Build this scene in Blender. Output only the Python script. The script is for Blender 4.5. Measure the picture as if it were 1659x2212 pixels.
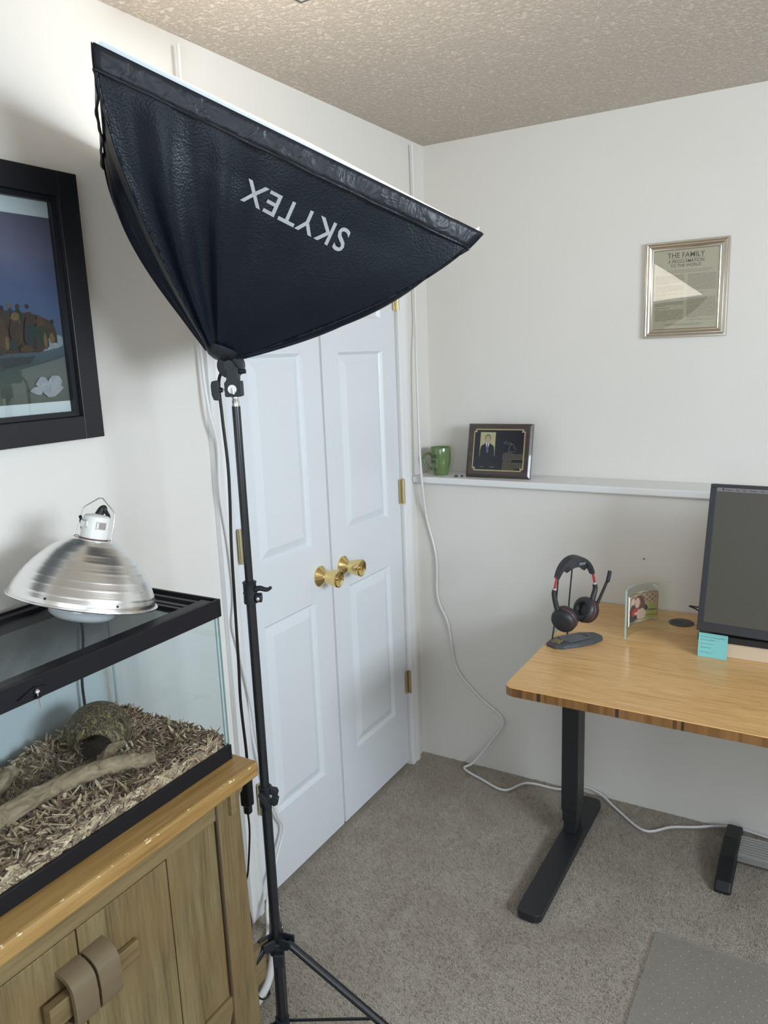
import bpy, math, random
import numpy as np
from mathutils import Vector, Matrix
random.seed(7); rng=np.random.default_rng(7)
for o in list(bpy.data.objects): bpy.data.objects.remove(o)
SC=bpy.context.scene; COL=SC.collection
# ------------------------------------------------------------------ camera
cam=bpy.data.cameras.new('camera'); camo=bpy.data.objects.new('camera',cam); COL.objects.link(camo)
cam.sensor_fit='HORIZONTAL'; cam.sensor_width=36; cam.lens=1666.26/1659*36; cam.clip_start=.02
R_=Vector((0.8625541846,0.5045519928,-0.0377831330)); U_=Vector((-0.0691797996,0.1915805817,0.9790357685)); F_=Vector((-0.5012129626,0.8418575695,-0.2001534382))
m=Matrix((( R_.x,U_.x,-F_.x,1.38544),(R_.y,U_.y,-F_.y,-2.70511),(R_.z,U_.z,-F_.z,1.60983),(0,0,0,1)))
camo.matrix_world=m; SC.camera=camo
# ------------------------------------------------------------------ world, daylight, added rear fill, exposure
w=bpy.data.worlds.new('sky'); SC.world=w; w.use_nodes=True
bg=w.node_tree.nodes['Background']; bg.inputs[0].default_value=(.62,.80,1,1); bg.inputs[1].default_value=1.0
SC.view_settings.view_transform='Standard'; SC.view_settings.look='None'; SC.view_settings.gamma=1
SC.view_settings.use_curve_mapping=False; SC.view_settings.exposure=0.0
DAY2=104.0; FILL=17.0; SOFT=2.8
def area(name,loc,target,sx,sy,power,col):
    l=bpy.data.lights.new(name,'AREA'); l.shape='RECTANGLE'; l.size=sx; l.size_y=sy; l.energy=power; l.color=col
    o=bpy.data.objects.new(name,l); COL.objects.link(o); o.location=loc
    o.rotation_euler=(Vector(target)-Vector(loc)).to_track_quat('-Z','Y').to_euler(); return o
area('daylight_side',(3.50,-2.0,1.80),(.2,-1.6,.6),1.5,.62,DAY2,(.78,.885,1.0))
area('added_fill_rear',(1.65,-3.90,1.55),(.5,-.8,1.2),1.3,1.0,FILL,(.79,.885,.99))  # added fill from behind the camera, lifts the wall under the softbox
H=2.35
# ------------------------------------------------------------------ helpers
class MB:
    def __init__(s): s.v=[]; s.f=[]; s.m=[]
    def add(s,v,f,mi=0):
        n=len(s.v); s.v+= [tuple(map(float,p)) for p in v]; s.f+=[tuple(i+n for i in q) for q in f]; s.m+=[mi]*len(f); return s
    def box(s,a,b,mi=0,T=None):
        x0,y0,z0=a;x1,y1,z1=b
        v=[(x0,y0,z0),(x1,y0,z0),(x1,y1,z0),(x0,y1,z0),(x0,y0,z1),(x1,y0,z1),(x1,y1,z1),(x0,y1,z1)]
        if T: v=[T(p) for p in v]
        return s.add(v,[(0,3,2,1),(4,5,6,7),(0,1,5,4),(1,2,6,5),(2,3,7,6),(3,0,4,7)],mi)
    def prism(s,poly,T0,T1,mi=0):      # poly list of 2D; T0/T1 map 2D -> 3D for both caps
        n=len(poly); v=[T0(*p) for p in poly]+[T1(*p) for p in poly]
        f=[tuple(range(n))[::-1],tuple(range(n,2*n))]+[(i,(i+1)%n,n+(i+1)%n,n+i) for i in range(n)]
        return s.add(v,f,mi)
    def lathe(s,prof,c,ax=(0,0,1),n=32,mi=0,cap=True):
        ax=Vector(ax).normalized(); q=Vector((0,0,1)).rotation_difference(ax); c=Vector(c)
        v=[]; f=[]
        for (r,h) in prof:
            for i in range(n):
                a=2*math.pi*i/n; v.append(c+q@Vector((r*math.cos(a),r*math.sin(a),h)))
        for k in range(len(prof)-1):
            for i in range(n):
                j=(i+1)%n; f.append((k*n+i,k*n+j,(k+1)*n+j,(k+1)*n+i))
        if cap:
            if prof[0][0]>1e-6: f.append(tuple(range(n))[::-1])
            if prof[-1][0]>1e-6: f.append(tuple((len(prof)-1)*n+i for i in range(n)))
        return s.add(v,f,mi)
    def cyl(s,a,b,r,n=20,mi=0,r2=None):
        a=Vector(a);b=Vector(b); return s.lathe([(r,0),(r if r2 is None else r2,(b-a).length)],a,b-a,n,mi)
    def tube(s,pts,r,n=10,mi=0,smooth=True,sub=8,flat=None):
        P=[Vector(p) for p in pts]
        rr=r if isinstance(r,(list,tuple)) else [r]*len(P)
        if smooth and len(P)>2: P,rr=catmull(P,rr,sub)
        t=[(P[min(i+1,len(P)-1)]-P[max(i-1,0)]).normalized() for i in range(len(P))]
        up=Vector((0,0,1)) if abs(t[0].z)<.9 else Vector((1,0,0))
        if flat: up=Vector(flat)
        u=t[0].cross(up).normalized(); v=[];f=[]
        for i,p in enumerate(P):
            if i: 
                u=(u-t[i]*u.dot(t[i])).normalized()
            w_=t[i].cross(u)
            for k in range(n):
                a=2*math.pi*k/n
                v.append(p+(u*math.cos(a)+w_*math.sin(a))*rr[i])
        for i in range(len(P)-1):
            for k in range(n):
                j=(k+1)%n; f.append((i*n+k,i*n+j,(i+1)*n+j,(i+1)*n+k))
        f.append(tuple(range(n))[::-1]); f.append(tuple((len(P)-1)*n+k for k in range(n)))
        return s.add(v,f,mi)
    def grid(s,fn,nu,nv,mi=0,mf=None):
        v=[fn(i/nu,j/nv) for i in range(nu+1) for j in range(nv+1)]; base=len(s.v)
        s.v+=[tuple(map(float,p)) for p in v]
        for i in range(nu):
            for j in range(nv):
                a=base+i*(nv+1)+j; s.f.append((a,a+nv+1,a+nv+2,a+1)); s.m.append(mf((i+.5)/nu,(j+.5)/nv) if mf else mi)
        return s
def catmull(P,rr,sub):
    out=[];ro=[]
    n=len(P)
    for i in range(n-1):
        p0=P[max(i-1,0)];p1=P[i];p2=P[i+1];p3=P[min(i+2,n-1)]
        for k in range(sub):
            t=k/sub
            out.append(.5*((2*p1)+(p2-p0)*t+(2*p0-5*p1+4*p2-p3)*t*t+(3*p1-p0-3*p2+p3)*t**3)); ro.append(rr[i]*(1-t)+rr[i+1]*t)
    out.append(P[-1]); ro.append(rr[-1]); return out,ro
ORG={}
def build(name,mb,mats,parent=None,smooth=None,bevel=0,org=None,solid=0,sub=0,seg=2,label=None):
    if not isinstance(mats,(list,tuple)): mats=[mats]
    if parent is not None: org=ORG[parent.name]
    elif org is None:
        a=np.array(mb.v); org=(a[:,0].mean(),a[:,1].mean(),a[:,2].min())
    me=bpy.data.meshes.new(name)
    me.from_pydata([(x-org[0],y-org[1],z-org[2]) for x,y,z in mb.v],[],mb.f)
    for x in mats: me.materials.append(x)
    if any(mb.m): me.polygons.foreach_set('material_index',mb.m)
    o=bpy.data.objects.new(name,me); COL.objects.link(o); ORG[o.name]=org
    if parent is not None: o.parent=parent
    else: o.location=org
    if smooth is not None:
        me.shade_smooth()
        try: me.set_sharp_from_angle(angle=math.radians(smooth))
        except Exception: pass
    if solid: 
        md=o.modifiers.new('solidify','SOLIDIFY'); md.thickness=solid; md.offset=0
    if bevel:
        md=o.modifiers.new('bevel','BEVEL'); md.width=bevel; md.segments=seg; md.limit_method='ANGLE'; md.angle_limit=math.radians(35)
    if sub:
        md=o.modifiers.new('subsurf','SUBSURF'); md.levels=sub; md.render_levels=sub
    if label: o['label']=label
    me.update(); return o
def thing(name,label,cat,loc,group=None):
    o=bpy.data.objects.new(name,None); COL.objects.link(o); o.location=loc; ORG[o.name]=tuple(loc)
    o.empty_display_size=.05; o['label']=label; o['category']=cat
    if group: o['group']=group
    return o
def tag(o,label,cat,group=None,kind=None):
    o['label']=label; o['category']=cat
    if group: o['group']=group
    if kind: o['kind']=kind
    return o
def struct(o,label=None):
    o['kind']='structure'
    if label: o['label']=label
    return o
# ------------------------------------------------------------------ materials
def mat(name,col,rough=.5,metal=0,spec=.5,coat=0,emit=None,es=0,trans=0,ior=1.5,sss=0):
    m=bpy.data.materials.new(name); m.use_nodes=True; b=m.node_tree.nodes['Principled BSDF']
    b.inputs['Base Color'].default_value=(*col,1); b.inputs['Roughness'].default_value=rough; b.inputs['Metallic'].default_value=metal
    b.inputs['Specular IOR Level'].default_value=spec; b.inputs['Coat Weight'].default_value=coat; b.inputs['IOR'].default_value=ior
    b.inputs['Transmission Weight'].default_value=trans
    if emit: b.inputs['Emission Color'].default_value=(*emit,1); b.inputs['Emission Strength'].default_value=es
    return m
def N(m,t,**k):
    n=m.node_tree.nodes.new(t)
    for a,b in k.items():
        if a in n.inputs.keys() if hasattr(n.inputs,'keys') else False: n.inputs[a].default_value=b
        else: setattr(n,a,b)
    return n
def L(m,a,b): m.node_tree.links.new(a,b)
def P_(m): return m.node_tree.nodes['Principled BSDF']
def coords(m,scale=(1,1,1),rot=(0,0,0)):
    g=N(m,'ShaderNodeNewGeometry'); mp=N(m,'ShaderNodeMapping'); mp.inputs['Scale'].default_value=scale; mp.inputs['Rotation'].default_value=rot
    L(m,g.outputs['Position'],mp.inputs['Vector']); return mp.outputs['Vector']
def ramp(m,fac,stops):
    r=N(m,'ShaderNodeValToRGB'); cr=r.color_ramp
    while len(cr.elements)<len(stops): cr.elements.new(.5)
    for e,(p,c) in zip(cr.elements,stops): e.position=p; e.color=(*c,1)
    L(m,fac,r.inputs[0]); return r.outputs[0]
def noise(m,vec,scale,detail=3,rough=.5,dist=0):
    n=N(m,'ShaderNodeTexNoise'); n.inputs['Scale'].default_value=scale; n.inputs['Detail'].default_value=detail; n.inputs['Roughness'].default_value=rough; n.inputs['Distortion'].default_value=dist
    L(m,vec,n.inputs['Vector']); return n.outputs['Fac']
def bump(m,h,strength=.3,dist=.002,prev=None):
    b=N(m,'ShaderNodeBump'); b.inputs['Strength'].default_value=strength; b.inputs['Distance'].default_value=dist
    L(m,h,b.inputs['Height']); 
    if prev is not None: L(m,prev,b.inputs['Normal'])
    L(m,b.outputs[0],P_(m).inputs['Normal']); return b.outputs[0]
def mix(m,fac,a,b,mode='MIX'):
    n=N(m,'ShaderNodeMix'); n.data_type='RGBA'; n.blend_type=mode
    for i,x in ((0,fac),(6,a),(7,b)):
        if hasattr(x,'is_output'): L(m,x,n.inputs[i])
        elif isinstance(x,(int,float)): n.inputs[i].default_value=x
        else: n.inputs[i].default_value=(*x,1)
    return n.outputs[2]
def base(m,s): L(m,s,P_(m).inputs['Base Color'])
def wallmat(name,col,bs=.15,sc=60,bd=.002):
    m=mat(name,col,.6,spec=.3); c=coords(m); n=noise(m,c,sc,4,.6); n2=noise(m,c,4,3)
    base(m,mix(m,n2,tuple(x*.965 for x in col),tuple(min(1,x*1.02) for x in col))); bump(m,n,bs,bd); return m
M={}
M['wall']=wallmat('wall_paint',(.735,.705,.65),.16,45,.002)
M['trim']=wallmat('trim_paint',(.76,.755,.74),.08,80,.001)
P_(M['trim']).inputs['Roughness'].default_value=.35
M['door']=mat('door_paint',(.72,.745,.765),.33,spec=.45); c=coords(M['door'],(60,60,3)); bump(M['door'],noise(M['door'],c,3,3),.12,.0006)
def ceilmat():
    m=mat('ceiling_texture',(.68,.60,.51),.85,spec=.15); c=coords(m)
    n=noise(m,c,75,5,.65,.4); r=ramp(m,n,[(.42,(0,0,0)),(.62,(1,1,1))]); bump(m,r,.7,.008); 
    base(m,mix(m,noise(m,c,3,2),(.66,.585,.50),(.71,.63,.545))); return m
M['ceil']=ceilmat()
def carpetmat(name,k=1.0):
    m=mat(name,(.3,.27,.23),.95,spec=.1); c=coords(m)
    n=noise(m,c,260,4,.7); n2=noise(m,c,5,3,.6,.6); n3=noise(m,c,26,3)
    a=ramp(m,n,[(.25,(.30*k,.265*k,.22*k)),(.5,(.54*k,.48*k,.40*k)),(.75,(.72*k,.65*k,.56*k))])
    b=mix(m,ramp(m,n2,[(.3,(.80,.78,.76)),(.7,(1.05,1.04,1.03))]),(0,0,0),a,'MULTIPLY')
    n_=N(m,'ShaderNodeMix'); n_.data_type='RGBA'; n_.blend_type='MULTIPLY'; n_.inputs[0].default_value=1
    L(m,a,n_.inputs[6]); L(m,ramp(m,n2,[(.3,(.82,.80,.78)),(.7,(1,1,1))]),n_.inputs[7]); base(m,n_.outputs[2])
    bump(m,n,.8,.006); return m
M['carpet']=carpetmat('carpet',.95)
def wood(name,stops,axis='z',fine=90,rough=.45,bs=.25,spec=.4,coat=0,knots=False,patch=None):
    m=mat(name,stops[0][1],rough,spec=spec,coat=coat)
    s={'x':(.05,1,1),'y':(1,.05,1),'z':(1,1,.05)}[axis]
    s2={'x':(.12,1,1),'y':(1,.12,1),'z':(1,1,.12)}[axis]
    c=coords(m,s); n=noise(m,c,fine,5,.6,.3); c2=coords(m,s2); n2=noise(m,c2,14,3,.5,1.2)
    add=N(m,'ShaderNodeMath'); add.operation='MULTIPLY_ADD'; L(m,n,add.inputs[0]); add.inputs[1].default_value=.55; 
    mu=N(m,'ShaderNodeMath'); mu.operation='MULTIPLY'; L(m,n2,mu.inputs[0]); mu.inputs[1].default_value=.45; L(m,mu.outputs[0],add.inputs[2])
    col=ramp(m,add.outputs[0],stops)
    if patch:
        g=noise(m,coords(m),5,3,.6,.5); col=mix(m,ramp(m,g,[(.38,(0,0,0)),(.62,(1,1,1))]),col,mix(m,.55,col,patch))
    base(m,col); bump(m,n,bs,.0012); return m
M['bamboo']=None
def bamboo():
    m=mat('bamboo_top',(.6,.4,.2),.34,spec=.45,coat=.15)
    g=N(m,'ShaderNodeNewGeometry'); mp=N(m,'ShaderNodeMapping'); L(m,g.outputs['Position'],mp.inputs['Vector']); mp.inputs['Scale'].default_value=(1,1,1)
    b=N(m,'ShaderNodeTexBrick'); b.offset=.37; b.offset_frequency=3; b.inputs['Scale'].default_value=1; b.inputs['Mortar Size'].default_value=0
    b.inputs['Brick Width'].default_value=.62; b.inputs['Row Height'].default_value=.019; b.inputs['Bias'].default_value=0
    b.inputs['Color1'].default_value=(.60,.34,.125,1); b.inputs['Color2'].default_value=(.74,.46,.195,1)
    L(m,mp.outputs[0],b.inputs['Vector'])
    c=coords(m,(.035,1,1)); n=noise(m,c,330,4,.6,.2); c2=coords(m,(.08,1,1)); n2=noise(m,c2,55,3,.5,.5)
    col=mix(m,.62,b.outputs['Color'],ramp(m,n,[(.30,(.42,.22,.07)),(.5,(.70,.42,.165)),(.72,(.86,.57,.27))]))
    col=mix(m,ramp(m,n2,[(.30,(.55,.55,.55)),(.45,(0,0,0))]),col,(.50,.27,.095))
    base(m,col); return m
M['bamboo']=bamboo()
def bedge():  # end-grain strips, coloured darker than the top to carry the edge's shade
    m=mat('bamboo_edge_shaded',(.3,.16,.06),.4,spec=.4)
    g=N(m,'ShaderNodeNewGeometry'); s=N(m,'ShaderNodeSeparateXYZ'); L(m,g.outputs['Position'],s.inputs[0]); ad=N(m,'ShaderNodeMath'); ad.operation='ADD'
    L(m,s.outputs[0],ad.inputs[0]); L(m,s.outputs[1],ad.inputs[1]); cb=N(m,'ShaderNodeCombineXYZ'); L(m,ad.outputs[0],cb.inputs[0])
    v=N(m,'ShaderNodeTexVoronoi'); v.voronoi_dimensions='1D'; v.inputs['Scale'].default_value=105; L(m,ad.outputs[0],v.inputs['W'])
    sp=N(m,'ShaderNodeSeparateColor'); L(m,v.outputs['Color'],sp.inputs[0])
    r=ramp(m,sp.outputs[0],[(0,(.04,.026,.018)),(.045,(.17,.080,.026)),(.4,(.22,.105,.034)),(.7,(.27,.135,.048)),(1,(.19,.09,.03))])
    base(m,r); return m
M['bedge']=bedge()
M['cabtop']=wood('cabinet_top_wood',[(.25,(.16,.085,.026)),(.45,(.30,.175,.055)),(.62,(.40,.245,.085))],'y',120,.42,.3)
def wornedge(m):
    g=N(m,'ShaderNodeNewGeometry'); sx=N(m,'ShaderNodeSeparateXYZ'); L(m,g.outputs['Position'],sx.inputs[0])
    def gt(o,v):
        q=N(m,'ShaderNodeMath'); q.operation='GREATER_THAN'; q.inputs[1].default_value=v; L(m,o,q.inputs[0]); return q.outputs[0]
    def mul(a,b):
        q=N(m,'ShaderNodeMath'); q.operation='MULTIPLY'; L(m,a,q.inputs[0]); L(m,b,q.inputs[1]); return q.outputs[0]
    n1=noise(m,coords(m,(1,.5,1)),95,3,.6)
    k=mul(mul(gt(sx.outputs[0],.4105),gt(sx.outputs[2],.8065)),gt(n1,.60))
    src=P_(m).inputs['Base Color'].links[0].from_socket; base(m,mix(m,k,src,(.66,.54,.32)))
wornedge(M['cabtop'])
M['cabfront']=wood('cabinet_wood_upright',[(.34,(.090,.068,.031)),(.5,(.170,.130,.060)),(.66,(.235,.19,.095))],'z',210,.45,.5,patch=(.19,.115,.048))
M['cabrail']=wood('cabinet_wood_rail',[(.32,(.10,.065,.027)),(.5,(.18,.128,.058)),(.68,(.235,.175,.082))],'y',130,.45,.3)
M['cabdark']=mat('cabinet_recess_dark',(.05,.022,.015),.6)
M['cabend']=mat('end_grain',(.07,.045,.03),.6)
M['handle']=wood('handle_wood',[(.25,(.10,.072,.040)),(.5,(.15,.112,.064)),(.75,(.19,.15,.092))],'y',60,.32,.15,coat=.2)
M['blackplastic']=mat('black_plastic',(.012,.013,.016),.42,spec=.5)
M['rim']=mat('tank_rim_plastic',(.009,.009,.012),.42,spec=.28); bump(M['rim'],noise(M['rim'],coords(M['rim']),120,2),.05,.0006)
M['softplast']=mat('stand_black_plastic',(.013,.016,.020),.48,spec=.4)
M['polepaint']=mat('black_pole_paint',(.012,.014,.017),.25,spec=.6)
M['deskmetal']=mat('desk_frame_black',(.018,.02,.022),.42,spec=.5); bump(M['deskmetal'],noise(M['deskmetal'],coords(M['deskmetal']),900,2),.2,.0003)
M['rubber']=mat('black_cable',(.012,.012,.014),.5)
M['chrome']=mat('chrome',(.75,.75,.76),.15,metal=1)
M['brass']=mat('polished_brass',(.80,.62,.27),.14,metal=1)
M['hinge']=mat('worn_brass_hinge',(.62,.53,.34),.32,metal=1)
M['whitecord']=mat('white_cable',(.72,.71,.69),.4)
def aluminium():
    m=mat('spun_aluminium',(.84,.84,.83),.22,metal=1); g=N(m,'ShaderNodeNewGeometry')
    axv=Matrix.Rotation(math.radians(12),4,Vector((-.505,.862,0)))@Matrix.Rotation(math.radians(-11),4,Vector((.862,.505,0)))@Vector((0,0,1))
    s=N(m,'ShaderNodeVectorMath'); s.operation='DOT_PRODUCT'; s.inputs[1].default_value=axv; L(m,g.outputs['Position'],s.inputs[0])
    n=N(m,'ShaderNodeTexNoise'); n.noise_dimensions='1D'; n.inputs['Scale'].default_value=620; n.inputs['Detail'].default_value=2; L(m,s.outputs['Value'],n.inputs['W'])
    bump(m,n.outputs['Fac'],.25,.0006); P_(m).inputs['Anisotropic'].default_value=.0; P_(m).inputs['Roughness'].default_value=.27; return m
M['alu']=aluminium()
M['ceramic']=mat('white_porcelain',(.74,.74,.70),.25)
def glassm(name,tint=(.93,.97,.97),ior=1.5,rough=0.0):
    m=bpy.data.materials.new(name); m.use_nodes=True; nt=m.node_tree; nt.nodes.clear()
    o=nt.nodes.new('ShaderNodeOutputMaterial'); t=nt.nodes.new('ShaderNodeBsdfTransparent'); t.inputs[0].default_value=(*tint,1)
    g=nt.nodes.new('ShaderNodeBsdfGlossy'); g.inputs['Roughness'].default_value=rough; f=nt.nodes.new('ShaderNodeLayerWeight'); f.inputs[0].default_value=.5
    p=nt.nodes.new('ShaderNodeMath'); p.operation='POWER'; p.inputs[1].default_value=5; nt.links.new(f.outputs['Facing'],p.inputs[0])
    q=nt.nodes.new('ShaderNodeMath'); q.operation='MULTIPLY_ADD'; q.inputs[1].default_value=.9; q.inputs[2].default_value=((ior-1)/(ior+1))**2; nt.links.new(p.outputs[0],q.inputs[0])
    x=nt.nodes.new('ShaderNodeMixShader'); nt.links.new(q.outputs[0],x.inputs[0]); nt.links.new(t.outputs[0],x.inputs[1]); nt.links.new(g.outputs[0],x.inputs[2]); nt.links.new(x.outputs[0],o.inputs[0]); return m
M['glass']=glassm('clear_glass'); M['tankglass']=glassm('tank_glass',(.94,.972,.985),1.45)
M['glassedge']=mat('glass_edge_green',(.36,.50,.48),.15,spec=.6)
M['bulbglass']=mat('bulb_glass',(.50,.53,.54),.12,spec=.7)
def clothm():
    m=mat('softbox_fabric',(.0045,.008,.014),.36,spec=.28); c=coords(m); n=noise(m,c,230,2,.5); v=N(m,'ShaderNodeTexVoronoi'); v.inputs['Scale'].default_value=260; L(m,c,v.inputs['Vector'])
    b1=N(m,'ShaderNodeBump'); b1.inputs['Strength'].default_value=.4; b1.inputs['Distance'].default_value=.0009; L(m,v.outputs['Distance'],b1.inputs['Height'])
    n2=noise(m,coords(m,(1,1,.5)),9,2,.5); bump(m,n2,.35,.02,b1.outputs[0]); return m
M['cloth']=clothm()
M['band']=mat('softbox_band_fabric',(.012,.015,.021),.4,spec=.42); bump(M['band'],noise(M['band'],coords(M['band']),22,3,.5,1),.5,.012)
M['print']=mat('silver_print',(.36,.38,.38),.45)
M['diffuser']=mat('lit_diffuser',(.85,.85,.85),.8,emit=(1,.92,.80),es=SOFT)
M['whitecloth']=mat('white_fabric_lip',(.62,.70,.74),.7)
def flat(name,col,rough=.6,**k): return mat(name,col,rough,**k)
M['frameblack']=mat('black_frame_wood',(.011,.012,.015),.42,spec=.45)
M['paper']=mat('white_mat_paper',(.60,.60,.60),.7)
M['doc']=mat('aged_document',(.53,.49,.345),.6)
M['docink']=mat('document_ink',(.07,.06,.04),.6); M['docink2']=mat('document_fine_ink',(.15,.14,.10),.6)
M['pewter']=mat('champagne_silver_frame',(.60,.55,.47),.28,metal=1)
M['beads']=mat('bead_silver',(.72,.68,.58),.22,metal=1)
M['plaquewood']=wood('plaque_wood',[(.3,(.035,.024,.022)),(.5,(.06,.043,.038)),(.7,(.085,.062,.052))],'x',70,.35,.1,coat=.4)
M['plate']=mat('plaque_plate_black',(.012,.014,.02),.22,spec=.6)
M['gold']=mat('gold_print',(.72,.60,.30),.35,metal=.6)
M['mug']=mat('green_glaze',(.12,.22,.055),.13,spec=.6,coat=.5); base(M['mug'],mix(M['mug'],noise(M['mug'],coords(M['mug']),60,3),(.10,.165,.055),(.135,.205,.07)))
M['mugink']=mat('mug_dark_letters',(.035,.06,.03),.4)
# ------------------------------------------------------------------ text as mesh (numbers of verts, mapped later)
def textmesh(s,size=1.0,bold=0.0,align='LEFT',spacing=1.0):
    cu=bpy.data.curves.new('t','FONT'); cu.body=s; cu.size=size; cu.offset=bold; cu.align_x=align; cu.resolution_u=4; cu.space_character=spacing
    o=bpy.data.objects.new('t',cu); COL.objects.link(o); dg=bpy.context.evaluated_depsgraph_get(); dg.update()
    me=o.evaluated_get(dg).to_mesh(); v=[(p.co.x,p.co.y) for p in me.vertices]; f=[tuple(p.vertices) for p in me.polygons]
    o.evaluated_get(dg).to_mesh_clear(); bpy.data.objects.remove(o); bpy.data.curves.remove(cu); return v,f
def tadd(mb,tm,T,mi=0):
    v,f=tm; mb.add([T(x,y) for x,y in v],f,mi); return mb
def tfit(s,w,h,bold=0.0,spacing=1.0):        # text scaled to a w x h box, origin bottom-left
    v,f=textmesh(s,1,bold,'LEFT',spacing); xs=[p[0] for p in v]; ys=[p[1] for p in v]; x0,x1,y0,y1=min(xs),max(xs),min(ys),max(ys)
    return [((x-x0)/(x1-x0)*w,(y-y0)/(y1-y0)*h) for x,y in v],f
# ================================================================== SETTING
RX,RY=3.4,-3.8      # right wall x, front wall y
def plane_wall(name,mb,m,**k): return struct(build(name,mb,m,**k))
# floor
fl=MB().box((-.12,RY-.12,-.05),(RX+.12,.12,0.0)); floor=struct(build('floor',fl,M['carpet'],org=(0,0,0)),'beige cut pile carpet')
ce=MB().box((-.12,RY-.12,H),(RX+.12,.12,H+.05)); struct(build('ceiling',ce,M['ceil'],org=(0,0,0)))
# left wall with opening for the closet doors
DY0,DY1,DZ=-1.182,-.243,2.04
wl=MB().box((-.12,RY-.12,0),(0,DY0,H)).box((-.12,DY1,0),(0,.0,H)).box((-.12,DY0,DZ),(0,DY1,H))
wl.box((-.16,DY0-.05,0),(-.12,DY1+.05,DZ+.05))
struct(build('wall_left',wl,M['wall'],org=(0,0,0)))
wb=MB().box((-.12,0,0),(RX+.12,.12,H)).box((0,-.134,0),(RX,0,1.129))
struct(build('wall_back',wb,M['wall'],org=(0,0,0)))
struct(build('wall_right',MB().box((RX,RY-.12,0),(RX+.12,-2.95,H)).box((RX,-1.35,0),(RX+.12,0,H)).box((RX,-2.95,0),(RX+.12,-1.35,1.45)).box((RX,-2.95,2.14),(RX+.12,-1.35,H)),M['wall'],org=(0,0,0)))
struct(build('wall_front',MB().box((0,RY-.12,0),(.95,RY,H)).box((2.35,RY-.12,0),(RX,RY,H)).box((.95,RY-.12,0),(2.35,RY,1.0)).box((.95,RY-.12,2.1),(2.35,RY,H)),M['wall'],org=(0,0,0)))
wn=MB()
for a,b in (((.95,1.0),(2.35,1.04)),((.95,2.06),(2.35,2.1)),((.95,1.0),(.99,2.1)),((2.31,1.0),(2.35,2.1)),((1.63,1.0),(1.67,2.1))): wn.box((a[0],RY-.08,a[1]),(b[0],RY-.04,b[1]))
struct(build('added_fill_window',wn,M['trim'],org=(1.65,RY,1.0),bevel=.003))  # unseen window, added with its opening to let the rear fill in
wn=MB()
for a,b in (((-2.95,1.45),(-1.35,1.49)),((-2.95,2.10),(-1.35,2.14)),((-2.95,1.45),(-2.91,2.14)),((-1.39,1.45),(-1.35,2.14)),((-2.17,1.45),(-2.13,2.14))):
    wn.box((RX+.05,a[0],a[1]),(RX+.09,b[0],b[1]))
struct(build('window_1',wn,M['trim'],org=(RX,-2.15,1.45),bevel=.003))
# ledge board on the lower wall
lg=MB().box((0.001,-.1635,1.129),(RX-.001,-.0,1.153))
struct(build('trim_1',lg,M['trim'],org=(0,-.15,1.129),bevel=.004),'painted ledge board along the back wall')
# door casing (profiled)
def casing():
    mb=MB()
    prof=[(0,0),(0,.010),(.006,.014),(.020,.016),(.026,.011),(.034,.014),(.050,.017),(.058,.016),(.060,0)]  # (across, out)
    def leg(y_in,dirn,z1):
        mb.prism([(a,o) for a,o in prof],lambda a,o:(o,y_in+dirn*a,0.0),lambda a,o:(o,y_in+dirn*a,z1+a))
    leg(DY0+.004,-1,DZ-.004); leg(DY1-.004,1,DZ-.004)
    mb.prism(prof,lambda a,o:(o,DY0+.004-a,DZ-.004+a),lambda a,o:(o,DY1-.004+a,DZ-.004+a))
    # jambs
    mb.box((-.12,DY0,0),(0,DY0+.018,DZ)); mb.box((-.12,DY1-.004,0),(0,DY1,DZ)); mb.box((-.12,DY0,DZ-.012),(0,DY1,DZ))
    mb.box((-.058,DY0+.01,0),(-.044,DY0+.02,DZ)); 
    return mb
struct(build('trim_2',casing(),M['trim'],org=(0,-.7,0),bevel=.0015,smooth=40),'white moulded casing around the closet doors')
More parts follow.
